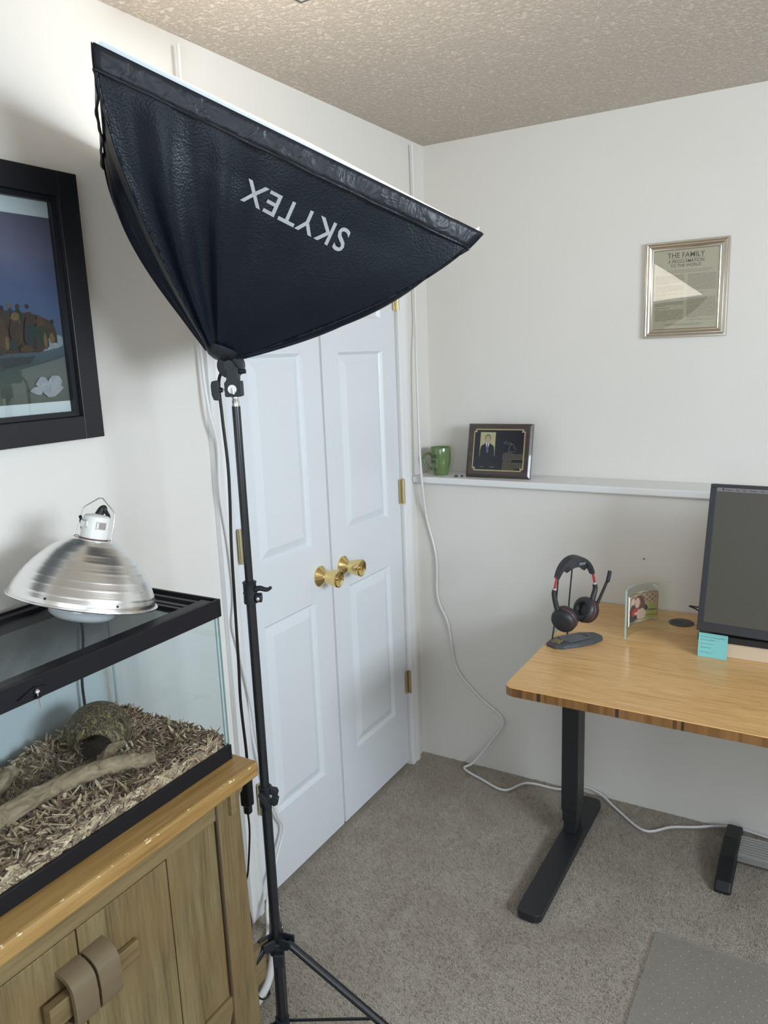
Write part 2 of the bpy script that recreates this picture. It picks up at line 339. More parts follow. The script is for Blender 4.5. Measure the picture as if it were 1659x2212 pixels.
# doors
def door(name,y0,y1,knob_y,hinge_y,hs):
    mb=MB(); x1=-.003; x0=-.037; z0=.018; z1=2.022
    py0,py1=y0+.094,y1-.094
    zs=[(.255,.851),(1.031,1.622),(1.730,1.922)]
    # stiles and rails
    mb.box((x0,y0,z0),(x1,py0,z1)); mb.box((x0,py1,z0),(x1,y1,z1))
    prev=z0
    for a,b in zs+[(z1,z1)]:
        mb.box((x0,py0,prev),(x1,py1,a)); prev=b
    for a,b in zs:
        # sticking slope, groove, raised field
        R0=[(py0,a),(py1,a),(py1,b),(py0,b)]
        def ring(i,x): return [(x,py0+i,a+i),(x,py1-i,a+i),(x,py1-i,b-i),(x,py0+i,b-i)]
        rs=[ring(0,x1),ring(.006,x1-.007),ring(.010,x1-.011),ring(.015,x1-.010),ring(.040,x1-.0015),ring(.0405,x1-.001)]
        v=[p for r in rs for p in r]; f=[]
        for k in range(len(rs)-1):
            for i in range(4): j=(i+1)%4; f.append((k*4+i,k*4+j,(k+1)*4+j,(k+1)*4+i))
        n=(len(rs)-1)*4; f.append((n,n+1,n+2,n+3)); mb.add(v,f)
    d=struct(build(name,mb,M['door'],org=(0,(y0+y1)/2,z0)))
    k=MB(); c=(x1,knob_y,.928)
    k.lathe([(.0,0),(.033,0),(.0335,.003),(.031,.006),(.015,.021),(.013,.024)],c,(1,0,0),40)
    k.lathe([(.0125,.018),(.0125,.028),(.0185,.0295),(.0210,.031),(.0250,.046),(.0285,.069),(.0285,.0730),(.0250,.0750),(.018,.071),(.006,.068),(.005,.071),(0,.071)],c,(1,0,0),40,cap=False)
    build('door_knob',k,M['brass'],parent=d,smooth=35)
    for z in hs:
        hb=MB(); hy=hinge_y; s=1 if hinge_y>-.7 else -1
        hb.cyl((.008,hy,z-.045),(.008,hy,z+.045),.0065,16); hb.cyl((.008,hy,z-.049),(.008,hy,z+.049),.0045,12)
        for q in (-.027,-.009,.009,.027): hb.cyl((.008,hy,z+q-.0004),(.008,hy,z+q+.0004),.0069,16)
        hb.box((0,hy-.002-s*.018,z-.045),(.0035,hy+.002,z+.045)) if s>0 else hb.box((0,hy-.002,z-.045),(.0035,hy+.020,z+.045))
        build('hinge',hb,M['hinge'],parent=d,smooth=35)
door('door_1',-1.176+.012,-.7240,-.785,-1.158,(.355,1.113,1.785))
door('door_2',-.7130,-.2515,-.652,-.244,(.355,1.110,1.785+.02))
# slightly proud astragal gap backing
build_gap=MB().box((-.036,-.7238,.02),(-.012,-.7132,2.02)); struct(build('trim_3',build_gap,M['trim'],org=(-.03,-.72,.02)))
# carpet pile tufts (visible area)
def pile():
    n=150000
    x=rng.uniform(.0,1.75,n); y=rng.uniform(-2.1,-.136,n)
    a=rng.uniform(0,2*np.pi,n); h=rng.uniform(.003,.0075,n); wd=rng.uniform(.0008,.0016,n); ln=rng.uniform(-.004,.004,(n,2))
    dx=np.cos(a)*wd; dy=np.sin(a)*wd
    v=np.zeros((n,3,3)); v[:,0]=np.stack([x-dx,y-dy,np.zeros(n)-.0005],1); v[:,1]=np.stack([x+dx,y+dy,np.zeros(n)-.0005],1); v[:,2]=np.stack([x+ln[:,0],y+ln[:,1],h],1)
    me=bpy.data.meshes.new('carpet_pile'); me.vertices.add(3*n); me.vertices.foreach_set('co',v.ravel()); me.loops.add(3*n); me.loops.foreach_set('vertex_index',np.arange(3*n)); me.polygons.add(n); me.polygons.foreach_set('loop_start',np.arange(n)*3); me.update(calc_edges=True)
    me.materials.append(M['carpet']); o=bpy.data.objects.new('carpet_pile',me); COL.objects.link(o); o.parent=floor; o['kind']='stuff'
pile()
# ceiling fixture corner, dark, at the top of the frame
fx=thing('ceiling_fixture','dark edged small fixture hanging under the ceiling at the top of the frame','light fixture',(.52,-1.45,H))
T=lambda p:(.472+ (p[0]*math.cos(-.09)-p[1]*math.sin(-.09)),-1.401+(p[0]*math.sin(-.09)+p[1]*math.cos(-.09)),p[2])
build('cover',MB().box((0,-.10,2.25),(.10,0,H),T=T),mat('dark_fixture',(.05,.055,.05),.5),parent=fx,bevel=.002)
build('lens',MB().box((.012,-.088,2.2475),(.088,-.012,2.252),T=T),mat('fixture_lens',(.35,.36,.30),.3),parent=fx)
# ================================================================== CABINET
XF=.394; CY0,CY1=-2.50,-1.612
cab=thing('cabinet','weathered olive brown wooden cabinet under the glass tank','cabinet',(.2,-2.05,0))
ZT=.812;ZS=.779
build('plank',MB().box((.335,CY0,ZS),(.415,CY1,ZT)),M['cabtop'],parent=cab,bevel=.005)
build('plank',MB().box((.02,CY0,ZS+.0005),(.3335,-1.668,ZT-.0006)),M['cabtop'],parent=cab,bevel=.001)
build('plank',MB().box((.02,-1.6665,ZS+.0003),(.3335,CY1,ZT-.0003)),M['cabrail'],parent=cab,bevel=.003)
build('top_rail',MB().box((XF-.022,-2.44,.7345),(XF,-1.7225,ZS)),M['cabrail'],parent=cab,bevel=.001)
def post(y0,y1,x0,x1,flare=0):
    mb=MB().add([(x0,y0,0),(x1,y0,0),(x1,y1+flare,0),(x0,y1+flare,0),(x0,y0,ZS),(x1,y0,ZS),(x1,y1,ZS),(x0,y1,ZS)],[(0,3,2,1),(4,5,6,7),(0,1,5,4),(1,2,6,5),(2,3,7,6),(3,0,4,7)])
    build('post',mb,M['cabfront'],parent=cab,bevel=.003)
post(-1.719,-1.656,XF-.045,XF+.002,.018); post(-2.50,-2.443,XF-.045,XF+.002); post(-1.715,-1.66,.03,.075); post(-2.50,-2.445,.03,.075)
build('bead',MB().tube([(XF+.001,-1.7215,.335),(XF+.001,-1.7215,.776)],.0022,8,smooth=False),M['cabend'],parent=cab)
build('panel',MB().box((XF-.014,-1.8515,.335),(XF-.005,-1.7235,.7345)),M['cabfront'],parent=cab,bevel=.0008)
build('stile',MB().box((XF-.020,-1.8515,.30),(XF-.001,-1.800,.7345)),M['cabfront'],parent=cab,bevel=.001)
build('panel',MB().box((XF-.014,-2.44,.335),(XF-.005,-2.25,.7345)),M['cabfront'],parent=cab,bevel=.0008)
# bottom rail with a curved apron
ap=[(-2.44,.33),(-1.719,.33),(-1.719,.30)]+[(-1.719-.03*i/6,.30-.045*math.sin(math.pi/2*i/6)) for i in range(1,7)]+[(-1.80,.250),(-2.36,.250),(-2.40,.255),(-2.44,.30)]
build('bottom_rail',MB().prism(ap[::-1],lambda y,z:(XF-.024,y,z),lambda y,z:(XF-.002,y,z)),M['cabrail'],parent=cab,bevel=.0012)
build('side_panel',MB().box((.075,-1.690,.27),(XF-.045,-1.672,ZS)),M['cabfront'],parent=cab)
build('side_panel',MB().box((.075,-2.47,.27),(XF-.045,-2.455,ZS)),M['cabfront'],parent=cab)
build('back_panel',MB().box((.03,-2.445,.27),(.04,-1.715,ZS)),M['cabdark'],parent=cab)
build('shelf_board',MB().box((.045,-2.44,.305),(XF-.05,-1.72,.322)),M['cabdark'],parent=cab)
def cdoor(y0,y1):
    return build('door',MB().box((XF-.018,y0,.333),(XF,y1,.7325)),M['cabfront'],parent=cab,bevel=.0012)
d1=cdoor(-2.0455,-1.8545); d2=cdoor(-2.24,-2.0485)
# wooden hoop handles and sliding bar
def hoop(y0,y1,par):
    out=[(0,.690)]+[(.040*math.sin(t*math.pi/2)**.9,.690-.030*(1-math.cos(t*math.pi/2))) for t in [i/8 for i in range(1,9)]]+[(.042,.640),(.041,.610),(.036,.601),(0,.598)]
    inn=[(0,.606),(.031,.609),(.034,.615),(.034,.640)]+[(.033*math.sin(t*math.pi/2)**.9,.682-.026*(1-math.cos(t*math.pi/2))) for t in [i/8 for i in range(8,0,-1)]]+[(0,.682)]
    n=len(out); mm=len(inn); mb=MB()
    v=[]
    for y in (y0,y1): v+=[(XF+a,y,b) for a,b in out]+[(XF+a,y,b) for a,b in inn]
    K=n+mm
    ring=list(range(K)); f=[]
    innr=[n+mm-1-i for i in range(mm)]
    for i in range(K): f.append((i,(i+1)%K,K+(i+1)%K,K+i))
    # end caps as quads between out[i] and matching inn
    outs=list(range(n)); 
    inm=[n+mm-1-round(i*(mm-1)/(n-1)) for i in range(n)]
    for i in range(n-1):
        for s in (0,K):
            a,b,c_,d_=outs[i]+s,outs[i+1]+s,inm[i+1]+s,inm[i]+s
            q=(a,b,c_,d_) if c_!=d_ else (a,b,c_)
            f.append(q if s==0 else q[::-1])
    mb.add(v,f); return build('handle_hoop',mb,M['handle'],parent=par,smooth=30)
hoop(-2.0445,-2.003,d1); hoop(-2.092,-2.0495,d2)
build('handle_bar',MB().box((XF+.008,-2.125,.618),(XF+.026,-2.053,.658)),M['cabrail'],parent=d2,bevel=.002)
build('handle_bar',MB().box((XF+.0005,-2.044,.605),(XF+.012,-1.940,.640)),M['cabrail'],parent=d1,bevel=.002)
# side brackets
def bracket(zt,zb,y0,yl,xf,blk,s=1.0):
    h=zt-zb; pts=[(y0,zb),(y0,zt),(yl,zt),(yl,zt-h*.30),(yl-.004,zt-h*.40),(yl-.011,zt-h*.47),(yl-.013,zt-h*.56),(yl-.014,zt-h*.88),(yl-.018,zt-h*.97),(y0+.012,zb)]
    build('bracket',MB().prism(pts,lambda y,z:(xf-.022,y,z),lambda y,z:(xf-.004,y,z)),M['cabrail'],parent=cab,bevel=.001)
    build('bracket_block',MB().box((xf-.004,blk[0],blk[2]),(xf+.008,blk[1],blk[3])),[M['cabrail']],parent=cab,bevel=.0015)
bracket(.779,.722,-1.672,-1.640,XF+.004,(-1.690,-1.674,.728,.779))
bracket(.335,.245,-1.650,-1.562,XF-.030,(-1.640,-1.618,.262,.318))
# ================================================================== TANK
TX0,TX1,TY0,TY1,TZ0,TZ1=.030,.360,-2.395,-1.630,.812,1.153
tank=thing('glass_tank','long glass reptile tank with black rims standing on the wooden cabinet','tank',((TX0+TX1)/2,-2.0,.812))
def rimring(x0,x1,y0,y1,z0,z1,w):
    mb=MB()
    for a,b,c_,d_ in ((x0,x1,y0,y0+w),(x0,x1,y1-w,y1),(x0,x0+w,y0+w,y1-w),(x1-w,x1,y0+w,y1-w)): mb.box((a,c_,z0),(b,d_,z1))
    return mb
br=rimring(TX0-.002,TX1+.001,TY0-.002,TY1+.002,TZ0,TZ0+.031,.007)
build('bottom_rim',br,M['rim'],parent=tank,bevel=.0012)
build('floor_pane',MB().box((TX0+.006,TY0+.006,TZ0+.004),(TX1-.006,TY1-.006,TZ0+.009)),M['glassedge'],parent=tank)
tr=rimring(TX0-.003,TX1+.003,TY0-.003,TY1+.003,TZ1-.036,TZ1,.006)
tr2=rimring(TX0,TX1,TY0,TY1,TZ1-.036,TZ1-.018,.02)
tr.v+=[];  k=len(tr.v); tr.add(tr2.v,tr2.f)
tr.box((TX0,TY1-.055,TZ1-.014),(TX1-.02,TY1-.043,TZ1-.004)); tr.box((TX0,TY1-.028,TZ1-.010),(TX1-.004,TY1-.018,TZ1-.003))
build('top_rim',tr,M['rim'],parent=tank,bevel=.0012)
g=.005
for a,b in (((TX1-g,TY0+.002,TZ0+.006),(TX1-.001,TY1-.002,TZ1-.02)),((TX0+.001,TY0+.002,TZ0+.006),(TX0+g,TY1-.002,TZ1-.02)),
            ((TX0+g,TY1-.0055,TZ0+.006),(TX1-g,TY1-.002,TZ1-.02)),((TX0+g,TY0+.002,TZ0+.006),(TX1-g,TY0+.0055,TZ1-.02))):
    build('pane',MB().box(a,b),M['tankglass'],parent=tank)
for x in (TX0+.006,TX1-.0065): build('corner_seal',MB().box((x-.0014,TY1-.0075,TZ0+.03),(x+.0014,TY1-.0058,TZ1-.036)),M['glassedge'],parent=tank)
build('corner_edge',MB().box((TX1-.0049,TY1-.0019,TZ0+.03),(TX1-.0005,TY1-.0012,TZ1-.036)),M['glassedge'],parent=tank)
# screen lid
def screenmat():
    m=bpy.data.materials.new('screen_mesh'); m.use_nodes=True; nt=m.node_tree; p=nt.nodes['Principled BSDF']; p.inputs['Base Color'].default_value=(.07,.075,.08,1); p.inputs['Roughness'].default_value=.5
    p.inputs['Metallic'].default_value=.3
    o=nt.nodes['Material Output']; t=nt.nodes.new('ShaderNodeBsdfTransparent'); x=nt.nodes.new('ShaderNodeMixShader')
    g=nt.nodes.new('ShaderNodeNewGeometry'); s=nt.nodes.new('ShaderNodeSeparateXYZ'); nt.links.new(g.outputs['Position'],s.inputs[0])
    outs=[]
    for i in (0,1):
        mu=nt.nodes.new('ShaderNodeMath'); mu.operation='MULTIPLY'; mu.inputs[1].default_value=560; nt.links.new(s.outputs[i],mu.inputs[0])
        fr=nt.nodes.new('ShaderNodeMath'); fr.operation='FRACT'; nt.links.new(mu.outputs[0],fr.inputs[0])
        gt=nt.nodes.new('ShaderNodeMath'); gt.operation='LESS_THAN'; gt.inputs[1].default_value=.52; nt.links.new(fr.outputs[0],gt.inputs[0]); outs.append(gt)
    mx=nt.nodes.new('ShaderNodeMath'); mx.operation='MAXIMUM'; nt.links.new(outs[0].outputs[0],mx.inputs[0]); nt.links.new(outs[1].outputs[0],mx.inputs[1])
    nt.links.new(mx.outputs[0],x.inputs[0]); nt.links.new(t.outputs[0],x.inputs[1]); nt.links.new(p.outputs[0],x.inputs[2]); nt.links.new(x.outputs[0],o.inputs[0]); return m
M['screen']=screenmat()
LZ=TZ1-.004
lid=thing('screen_lid','sliding black mesh screen lid with metal lock pin on the glass tank','tank lid',(.2,-2.0,LZ-.014))
lf=MB(); lx0,lx1,ly0,ly1=TX0+.004,TX1-.0035,TY0+.004,-1.690
lf.box((lx1-.026,ly0,LZ-.012),(lx1,ly1+.045,LZ+.0035)); lf.box((lx0,ly0,LZ-.012),(lx0+.022,ly1+.045,LZ+.001)); lf.box((lx0+.022,ly1-.010,LZ-.012),(lx1-.026,ly1,LZ+.000)); lf.box((lx0+.022,ly0,LZ-.012),(lx1-.026,ly0+.02,LZ+.000))
build('lid_frame',lf,M['rim'],parent=lid,bevel=.0012)
def scr(u,v):
    x=lx0+.021+(lx1-.026-lx0-.020)*u; y=ly0+.019+(ly1-.009-ly0-.018)*v
    return (x,y,LZ-.009+.0016*math.sin(u*9+v*31)*math.sin(v*23+u*4)+.001*math.sin(u*40+v*90)*(1 if u>.6 else .3))
build('mesh_screen',MB().grid(scr,40,110),M['screen'],parent=lid,smooth=60)
ck=MB()
ck.prism([(-.030,0),(0,.011),(.020,.006),(.020,0),(0,-.008)],lambda y,z:(TX1+.0032,-2.042+y,1.128+z),lambda y,z:(TX1+.007,-2.042+y,1.128+z))
clip_=build('lock_clip',ck,M['rim'],parent=lid)
build('lock_pin',MB().cyl((TX1+.011,-2.042,1.106),(TX1+.011,-2.042,1.134),.0016,12).lathe([(0,0),(.0042,0),(.0042,.002),(.002,.005),(0,.0055)],(TX1+.011,-2.042,1.131),(0,0,1),16),M['chrome'],parent=lid,smooth=40)
build('pin_guard',MB().box((TX1+.004,-2.046,1.122),(TX1+.014,-2.038,1.1255)),M['rim'],parent=lid)
# ------------------------------------------------------------------ bedding chips
def hz(x,y):
    z=.861+.006*math.sin(x*31+1)*math.sin(y*23)+.003*math.sin(x*71)*math.cos(y*57+1)
    z+=.016*math.exp(-(((x-.06)/.07)**2+((y+1.72)/.10)**2)) +.006*math.exp(-(((x-.34)/.03)**2))
    z-=.010*math.exp(-(((x-.29)/.05)**2+((y+1.88)/.06)**2))
    return z
bed=thing('wood_chip_bedding','brown wood chip bedding filling the bottom of the glass tank','bedding',(.2,-2.0,TZ0+.0095))
chipm=[mat('chip_'+n,c_,.75,spec=.25) for n,c_ in (('tan',(.58,.415,.245)),('grey_brown',(.33,.235,.15)),('dark',(.17,.105,.068)),('pale',(.70,.54,.345)),('russet',(.42,.265,.165)))]
for m_ in chipm:
    cc_=P_(m_).inputs['Base Color'].default_value[:3]; n_=noise(m_,coords(m_),210,4,.7,.8); base(m_,mix(m_,ramp(m_,n_,[(.38,(0,0,0)),(.62,(1,1,1))]),tuple(x*.62 for x in cc_),tuple(min(1,x*1.22) for x in cc_)))
bb=MB().grid(lambda u,v:(.037+.312*u,-2.386+.7445*v,hz(.037+.312*u,-2.386+.7445*v)-.008),24,50)
for (xa,ya,xb,yb) in ((.349,-2.386,.349,-1.6415),(.037,-1.6415,.349,-1.6415)):
    bb.grid(lambda u,v,xa=xa,ya=ya,xb=xb,yb=yb:(xa+(xb-xa)*u,ya+(yb-ya)*u,(TZ0+.0095)*(1-v)+(hz(xa+(xb-xa)*u,ya+(yb-ya)*u)-.008)*v),50,2)
build('bedding_base',bb,chipm[2],parent=bed)
def chipshape(l,w,t,r):
    # tapered splinter, 12 triangles+
    a=r.uniform(.1,.6);b=r.uniform(.05,.7); k=r.uniform(-.25,.25)*l*.3
    return [(-l/2,-w/2*a,0),(0,-w/2+k*.2,0),(l/2,-w/2*b,0),(l/2+l*.06,w/2*b*.6,0),(0,w/2+k*.2,0),(-l/2-l*.05,w/2*a,0),(-l/2,-w/2*a,t),(0,-w/2+k*.2,t*1.2),(l/2,-w/2*b,t),(l/2+l*.06,w/2*b*.6,t),(0,w/2+k*.2,t*1.2),(-l/2-l*.05,w/2*a,t)],[(5,4,3,2,1,0),(6,7,8,9,10,11)]+[(i,(i+1)%6,6+(i+1)%6,6+i) for i in range(6)]
rc=random.Random(5)
def chipxf(x,y,z):
    yaw=rc.uniform(0,6.283); pit=rc.gauss(0,.45); rol=rc.gauss(0,.5)
    return Matrix.Translation((x,y,z))@Matrix.Rotation(yaw,4,'Z')@Matrix.Rotation(pit,4,'Y')@Matrix.Rotation(rol,4,'X')
def okspot(x,y): return not ((x-.165)**2+(y+1.79)**2<.052**2)
cam_p=Vector((1.385,-2.705,1.61))
chips=[]
side=[]
for i in range(700): side.append((.3515,rc.uniform(-2.378,-1.645),rc.uniform(.838,.868)))
for i in range(200): side.append((rc.uniform(.05,.345),-1.6395,rc.uniform(.838,.868)))
for i in range(8500):
    x=rc.uniform(.045,.348); y=rc.uniform(-2.378,-1.646)
    if not okspot(x,y): continue
    depth=rc.random()**2; chips.append((x,y,hz(x,y)-.006*depth*1.6+rc.uniform(-.001,.004),depth))
top=[c_ for c_ in chips if c_[3]<.03 and c_[1]>-2.17 and c_[0]>.06 and c_[0]<.335 and c_[1]<-1.665]
top.sort(key=lambda c_:(Vector(c_[:3])-cam_p).length); ind=set(id(c_) for c_ in top[:300])
org=ORG[bed.name]
vars_=[]
for i in range(15):
    v,f=chipshape(rc.uniform(.024,.052),rc.uniform(.0035,.0085),rc.uniform(.0009,.002),rc)
    me=bpy.data.meshes.new('wood_chip'); me.from_pydata(v,[],f); me.materials.append(chipm[(0,3,1,4,0)[i%5]]); vars_.append(me)
sb=MB()
for c_ in chips:
    X_=chipxf(*c_[:3])
    if id(c_) in ind:
        o=bpy.data.objects.new('wood_chip',vars_[rc.randrange(15)]); COL.objects.link(o); o.parent=bed; o.matrix_local=Matrix.Translation((-org[0],-org[1],-org[2]+.004))@X_
    else:
        v,f=chipshape(rc.uniform(.014,.046),rc.uniform(.0028,.0085),rc.uniform(.0008,.002),rc)
        v=[X_@Vector(p) for p in v]; v=[(min(max(p.x,.0365),.3535),min(max(p.y,-2.386),-1.6375),p.z) for p in v]
        sb.add(v,f,rc.choice((0,0,1,1,2,2,3,4,4)))
for q in side:
    v,f=chipshape(rc.uniform(.014,.034),rc.uniform(.003,.008),.0012,rc)
    fr=q[0]>.35; X_=Matrix.Translation(q)@(Matrix.Rotation(math.pi/2,4,'Z') if fr else Matrix.Identity(4))@Matrix.Rotation(math.pi/2,4,'X')@Matrix.Rotation(rc.gauss(0,.6),4,'Z')@Matrix.Rotation(rc.gauss(0,.12),4,'X')
    v=[X_@Vector(p) for p in v]; v=[(min(max(p.x,.0365),.3543),min(max(p.y,-2.386),-1.6362),p.z) for p in v]; sb.add(v,f,rc.choice((0,1,1,3,4,2,2)))
so=build('chip_litter',sb,chipm,parent=bed); so['kind']='stuff'
# ------------------------------------------------------------------ coconut hide
def hide():
    c=Vector((.150,-1.778,.893)); r=.056
    ax=Vector((.66,-.70,-.18)).normalized(); q=Vector((0,0,1)).rotation_difference(ax); mb=MB()
    n=56; rows=30; v=[];f=[]; th0=math.radians(31)
    for i in range(rows+1):
        th=th0+(math.pi-th0)*i/rows
        for k in range(n):
            a=2*math.pi*k/n; p=q@Vector((math.sin(th)*math.cos(a),math.sin(th)*math.sin(a),math.cos(th)))
            p=Vector((p.x*1.04,p.y*1.04,p.z*.98))*r; v.append(c+p)
    for i in range(rows):
        for k in range(n):
            j=(k+1)%n; f.append((i*n+k,i*n+j,(i+1)*n+j,(i+1)*n+k))
    mb.add(v,f)
    m=mat('coconut_husk',(.1,.07,.04),.6,spec=.35); cc=coords(m,(1,1,.35)); n1=noise(m,cc,150,4,.7,1.5)
    base(m,ramp(m,n1,[(.40,(.035,.022,.014)),(.52,(.10,.065,.035)),(.64,(.38,.30,.10))])); bump(m,n1,.8,.002)
    o=build('coconut_hide',mb,m,org=(c.x,c.y,.84),smooth=60); md=o.modifiers.new('s','SOLIDIFY'); md.thickness=.004; md.offset=-1
    tag(o,'round coconut shell hide with arched opening half buried in the wood chips','reptile hide')
hide()
# ------------------------------------------------------------------ driftwood
def dwmat():
    m=mat('driftwood',(.42,.33,.22),.75,spec=.2); cc=coords(m,(1,.25,1)); n1=noise(m,cc,60,5,.65,1.2); n2=noise(m,coords(m),18,3)
    base(m,mix(m,n2,ramp(m,n1,[(.38,(.10,.065,.038)),(.5,(.31,.22,.13)),(.62,(.43,.32,.195))]),(.38,.275,.165))); bump(m,n1,.8,.004); return m
M['drift']=dwmat()
def branch(name,pts,rr,label):
    mb=MB(); mb.tube(pts,rr,16,sub=10)
    r2=random.Random(3); v=[]
    for i,p in enumerate(mb.v):
        q=Vector(p); s=.0030*math.sin(q.y*120+q.x*90)+.0024*math.sin(q.x*260+q.z*330+q.y*60)+.001*math.sin(q.z*700+q.y*200)
        v.append((q.x+s,q.y+s*.5,q.z+s*.8))
    mb.v=v; return tag(build(name,mb,M['drift'],smooth=70),label,'driftwood')
branch('driftwood_branch',[(.318,-1.790,.882),(.300,-1.818,.886),(.278,-1.848,.890),(.262,-1.885,.891),(.246,-1.925,.888),(.240,-1.968,.888),(.242,-2.015,.890),(.250,-2.095,.892),(.252,-2.19,.890)],[.009,.0145,.0150,.0155,.0160,.0150,.0175,.019,.012],'long pale grey driftwood branch lying across the wood chips')
branch('driftwood_chunk',[(.212,-1.776,.878),(.214,-1.796,.882),(.218,-1.816,.880),(.228,-1.842,.872)],[.006,.010,.0115,.009],'short driftwood chunk leaning at the coconut hide opening')
branch('driftwood_knot',[(.095,-1.925,.862),(.118,-1.950,.884),(.135,-1.980,.886),(.16,-2.03,.876)],[.008,.012,.015,.012],'knobbly driftwood piece at the left edge of the photo behind the branch')
# ================================================================== DOME LAMP
lx,ly=.197,-1.824
lamp=thing('dome_heat_lamp','aluminium dome clamp lamp with white porcelain socket resting on the mesh lid','lamp',(lx,ly,1.15))
RZ=1.188
prof=[(.1325,.0),(.1340,.0015),(.1335,.0035),(.1285,.004)]
DH=.113
def rad(h):       # dome radius by height above the rim
    t=h/DH; K=((0,1),(.1,.995),(.22,.955),(.34,.90),(.46,.835),(.57,.76),(.70,.665),(.82,.56),(.92,.44),(1,.32))
    for (a,ra),(b,rb_) in zip(K[:-1],K[1:]):
        if a<=t<=b+1e-9: return .1285*(ra+(rb_-ra)*(t-a)/(b-a))
    return .1285*.32
hs=[.004+(DH-.004)*i/60 for i in range(61)]
for h in hs:
    d=0
    for s_ in (.022,.036,.050,.064,.078,.092):
        if abs(h-s_)<.0010: d=.0006
    prof.append((rad(min(h,DH))+d,h))
prof+= [(.036,DH+.0005),(.024,DH+.0008)]
dm=build('dome_shade',MB().lathe(prof,(lx,ly,RZ),(0,0,1),96,cap=False),M['alu'],parent=lamp,smooth=50); md=dm.modifiers.new('s','SOLIDIFY'); md.thickness=.0008; md.offset=-1
hb=MB()
for a in (-70,-15,50,150,210): 
    c_,s_=math.cos(math.radians(a)),math.sin(math.radians(a)); rr_=rad(.013); hb.cyl((lx+c_*(rr_-.0005),ly+s_*(rr_-.0005),RZ+.013),(lx+c_*(rr_+.0008),ly+s_*(rr_+.0008),RZ+.0132),.0023,12)
build('vent_hole',hb,M['blackplastic'],parent=lamp)
build('socket',MB().lathe([(.0245,.1135),(.0245,.117),(.0240,.150),(.0232,.155),(.020,.158),(.006,.161),(0,.161)],(lx,ly,RZ),(0,0,1),40,cap=False),M['ceramic'],parent=lamp,smooth=35)
build('socket_gasket',MB().cyl((lx,ly,RZ+.1135),(lx,ly,RZ+.1155),.0255,32),mat('gasket_red',(.12,.05,.04),.6),parent=lamp)
for a in (-95,-20,160):
    c_,s_=math.cos(math.radians(a)),math.sin(math.radians(a)); t_=(-s_,c_)
    def T(p,c_=c_,s_=s_): return (lx+c_*p[0]-s_*p[1],ly+s_*p[0]+c_*p[1],RZ+p[2])
    cb=MB().box((.0225,-.008,.134),(.0275,.008,.1475),T=T).box((.0275,-.007,.135),(.0290,.006,.1465),T=T)
    build('spring_clip',cb,M['chrome'],parent=lamp,bevel=.001)
e1=Vector((.862,.505,0)); 
def W(a,z): return Vector((lx,ly,RZ))+e1*a+Vector((0,0,z))
build('hanging_wire',MB().tube([W(-.037,.114),W(-.035,.130),W(-.0285,.166),W(-.026,.170),W(-.002,.190),W(.004,.1905),W(.027,.170),W(.031,.165),W(.0325,.130),W(.0325,.114)],.0011,8,smooth=False),M['chrome'],parent=lamp,smooth=50)
build('wire_loop',MB().tube([W(-.037,.114),W(-.030,.1165),W(-.0275,.1145)],.0012,6).tube([W(.0325,.114),W(.028,.1165),W(.0265,.1145)],.0012,6),M['chrome'],parent=lamp)
# black cord leaving the socket behind
kp=MB().tube([W(.002,.158),W(.006,.170),W(.010,.174),W(.013,.168),W(.0155,.158)+Vector((-.01,.015,0)),W(.014,.150)+Vector((-.02,.026,0))],[.008,.0065,.0045,.004,.0035,.003],10)
build('cord_relief',kp,M['rubber'],parent=lamp,smooth=60)
build('cord',MB().tube([W(.014,.150)+Vector((-.02,.026,0)),(.130,-1.745,1.290),(.060,-1.70,1.245),(.022,-1.688,1.19),(.018,-1.689,1.10),(.018,-1.690,1.036),(.018,-1.705,.947),(.018,-1.706,.872),(.014,-1.71,.70),(.013,-1.72,.5)],.003,8),M['rubber'],parent=lamp,smooth=60)
build('bulb',MB().lathe([(0,-.0380),(.030,-.0370),(.048,-.0330),(.058,-.026),(.0605,-.016),(.058,-.004),(.055,.006),(.040,.04),(.022,.075),(.013,.09),(.013,.108)],(lx+.004,ly-.002,RZ),(0,0,1),48,cap=False),M['bulbglass'],parent=lamp,smooth=60)
piv=Vector((lx,ly,1.150)); RT=Matrix.Translation(piv)@Matrix.Rotation(math.radians(12.0),4,Vector((-.505,.862,0)))@Matrix.Rotation(math.radians(-11),4,Vector((.862,.505,0)))@Matrix.Translation(-piv); lorg=Matrix.Translation(Vector(ORG[lamp.name]))
for ch in lamp.children:
    if not ch.name.startswith('cord') or ch.name.startswith('cord_relief'): ch.data.transform(lorg.inverted()@RT@lorg)
# ================================================================== STUDIO LIGHT
A=Vector((.3668,-1.8012,2.0894)); B=Vector((.8012,-1.3436,1.8186)); Cc=Vector((.0195,-1.498,2.0430)); D=B+Cc-A
P0=Vector((.344,-1.548,1.622)); cen=(B+Cc)/2; nn=(B-A).cross(Cc-A).normalized(); nn=nn if nn.z>0 else -nn
sbx=thing('softbox_light','large black rectangular softbox on a thin tripod stand, lettering upside down','softbox',(.372,-1.549,0))
def rib(cr,t,bul=.058,shrink=1.0):
    out=(cr-cen).normalized(); ring=P0+out*.032; return cr+(ring-cr)*t+out*bul*4*t*(1-t)*(1-.35*t)
def face(c1,c2,u,v,wr=1):
    a=rib(c1,v);b=rib(c2,v); q=a+(b-a)*u; inn=(b-a).cross(P0-c1).normalized()
    if inn.dot(cen-(c1+c2)/2)<0: inn=-inn
    q=q+inn*(.012*4*u*(1-u)*min(1,4*v)*(1-v))
    if wr: # hanging folds that fade towards the lettering
        e=math.sin(math.pi*min(1,max(0,v)))**.7
        q=q+inn*e*(.0125*math.sin(u*26+v*1.5)*math.exp(-((u-.13)/.16)**2)+.0085*math.sin(u*30-v*2+2)*math.exp(-((u-.33)/.12)**2)+.0016*math.sin(u*9+v*7))
    return q
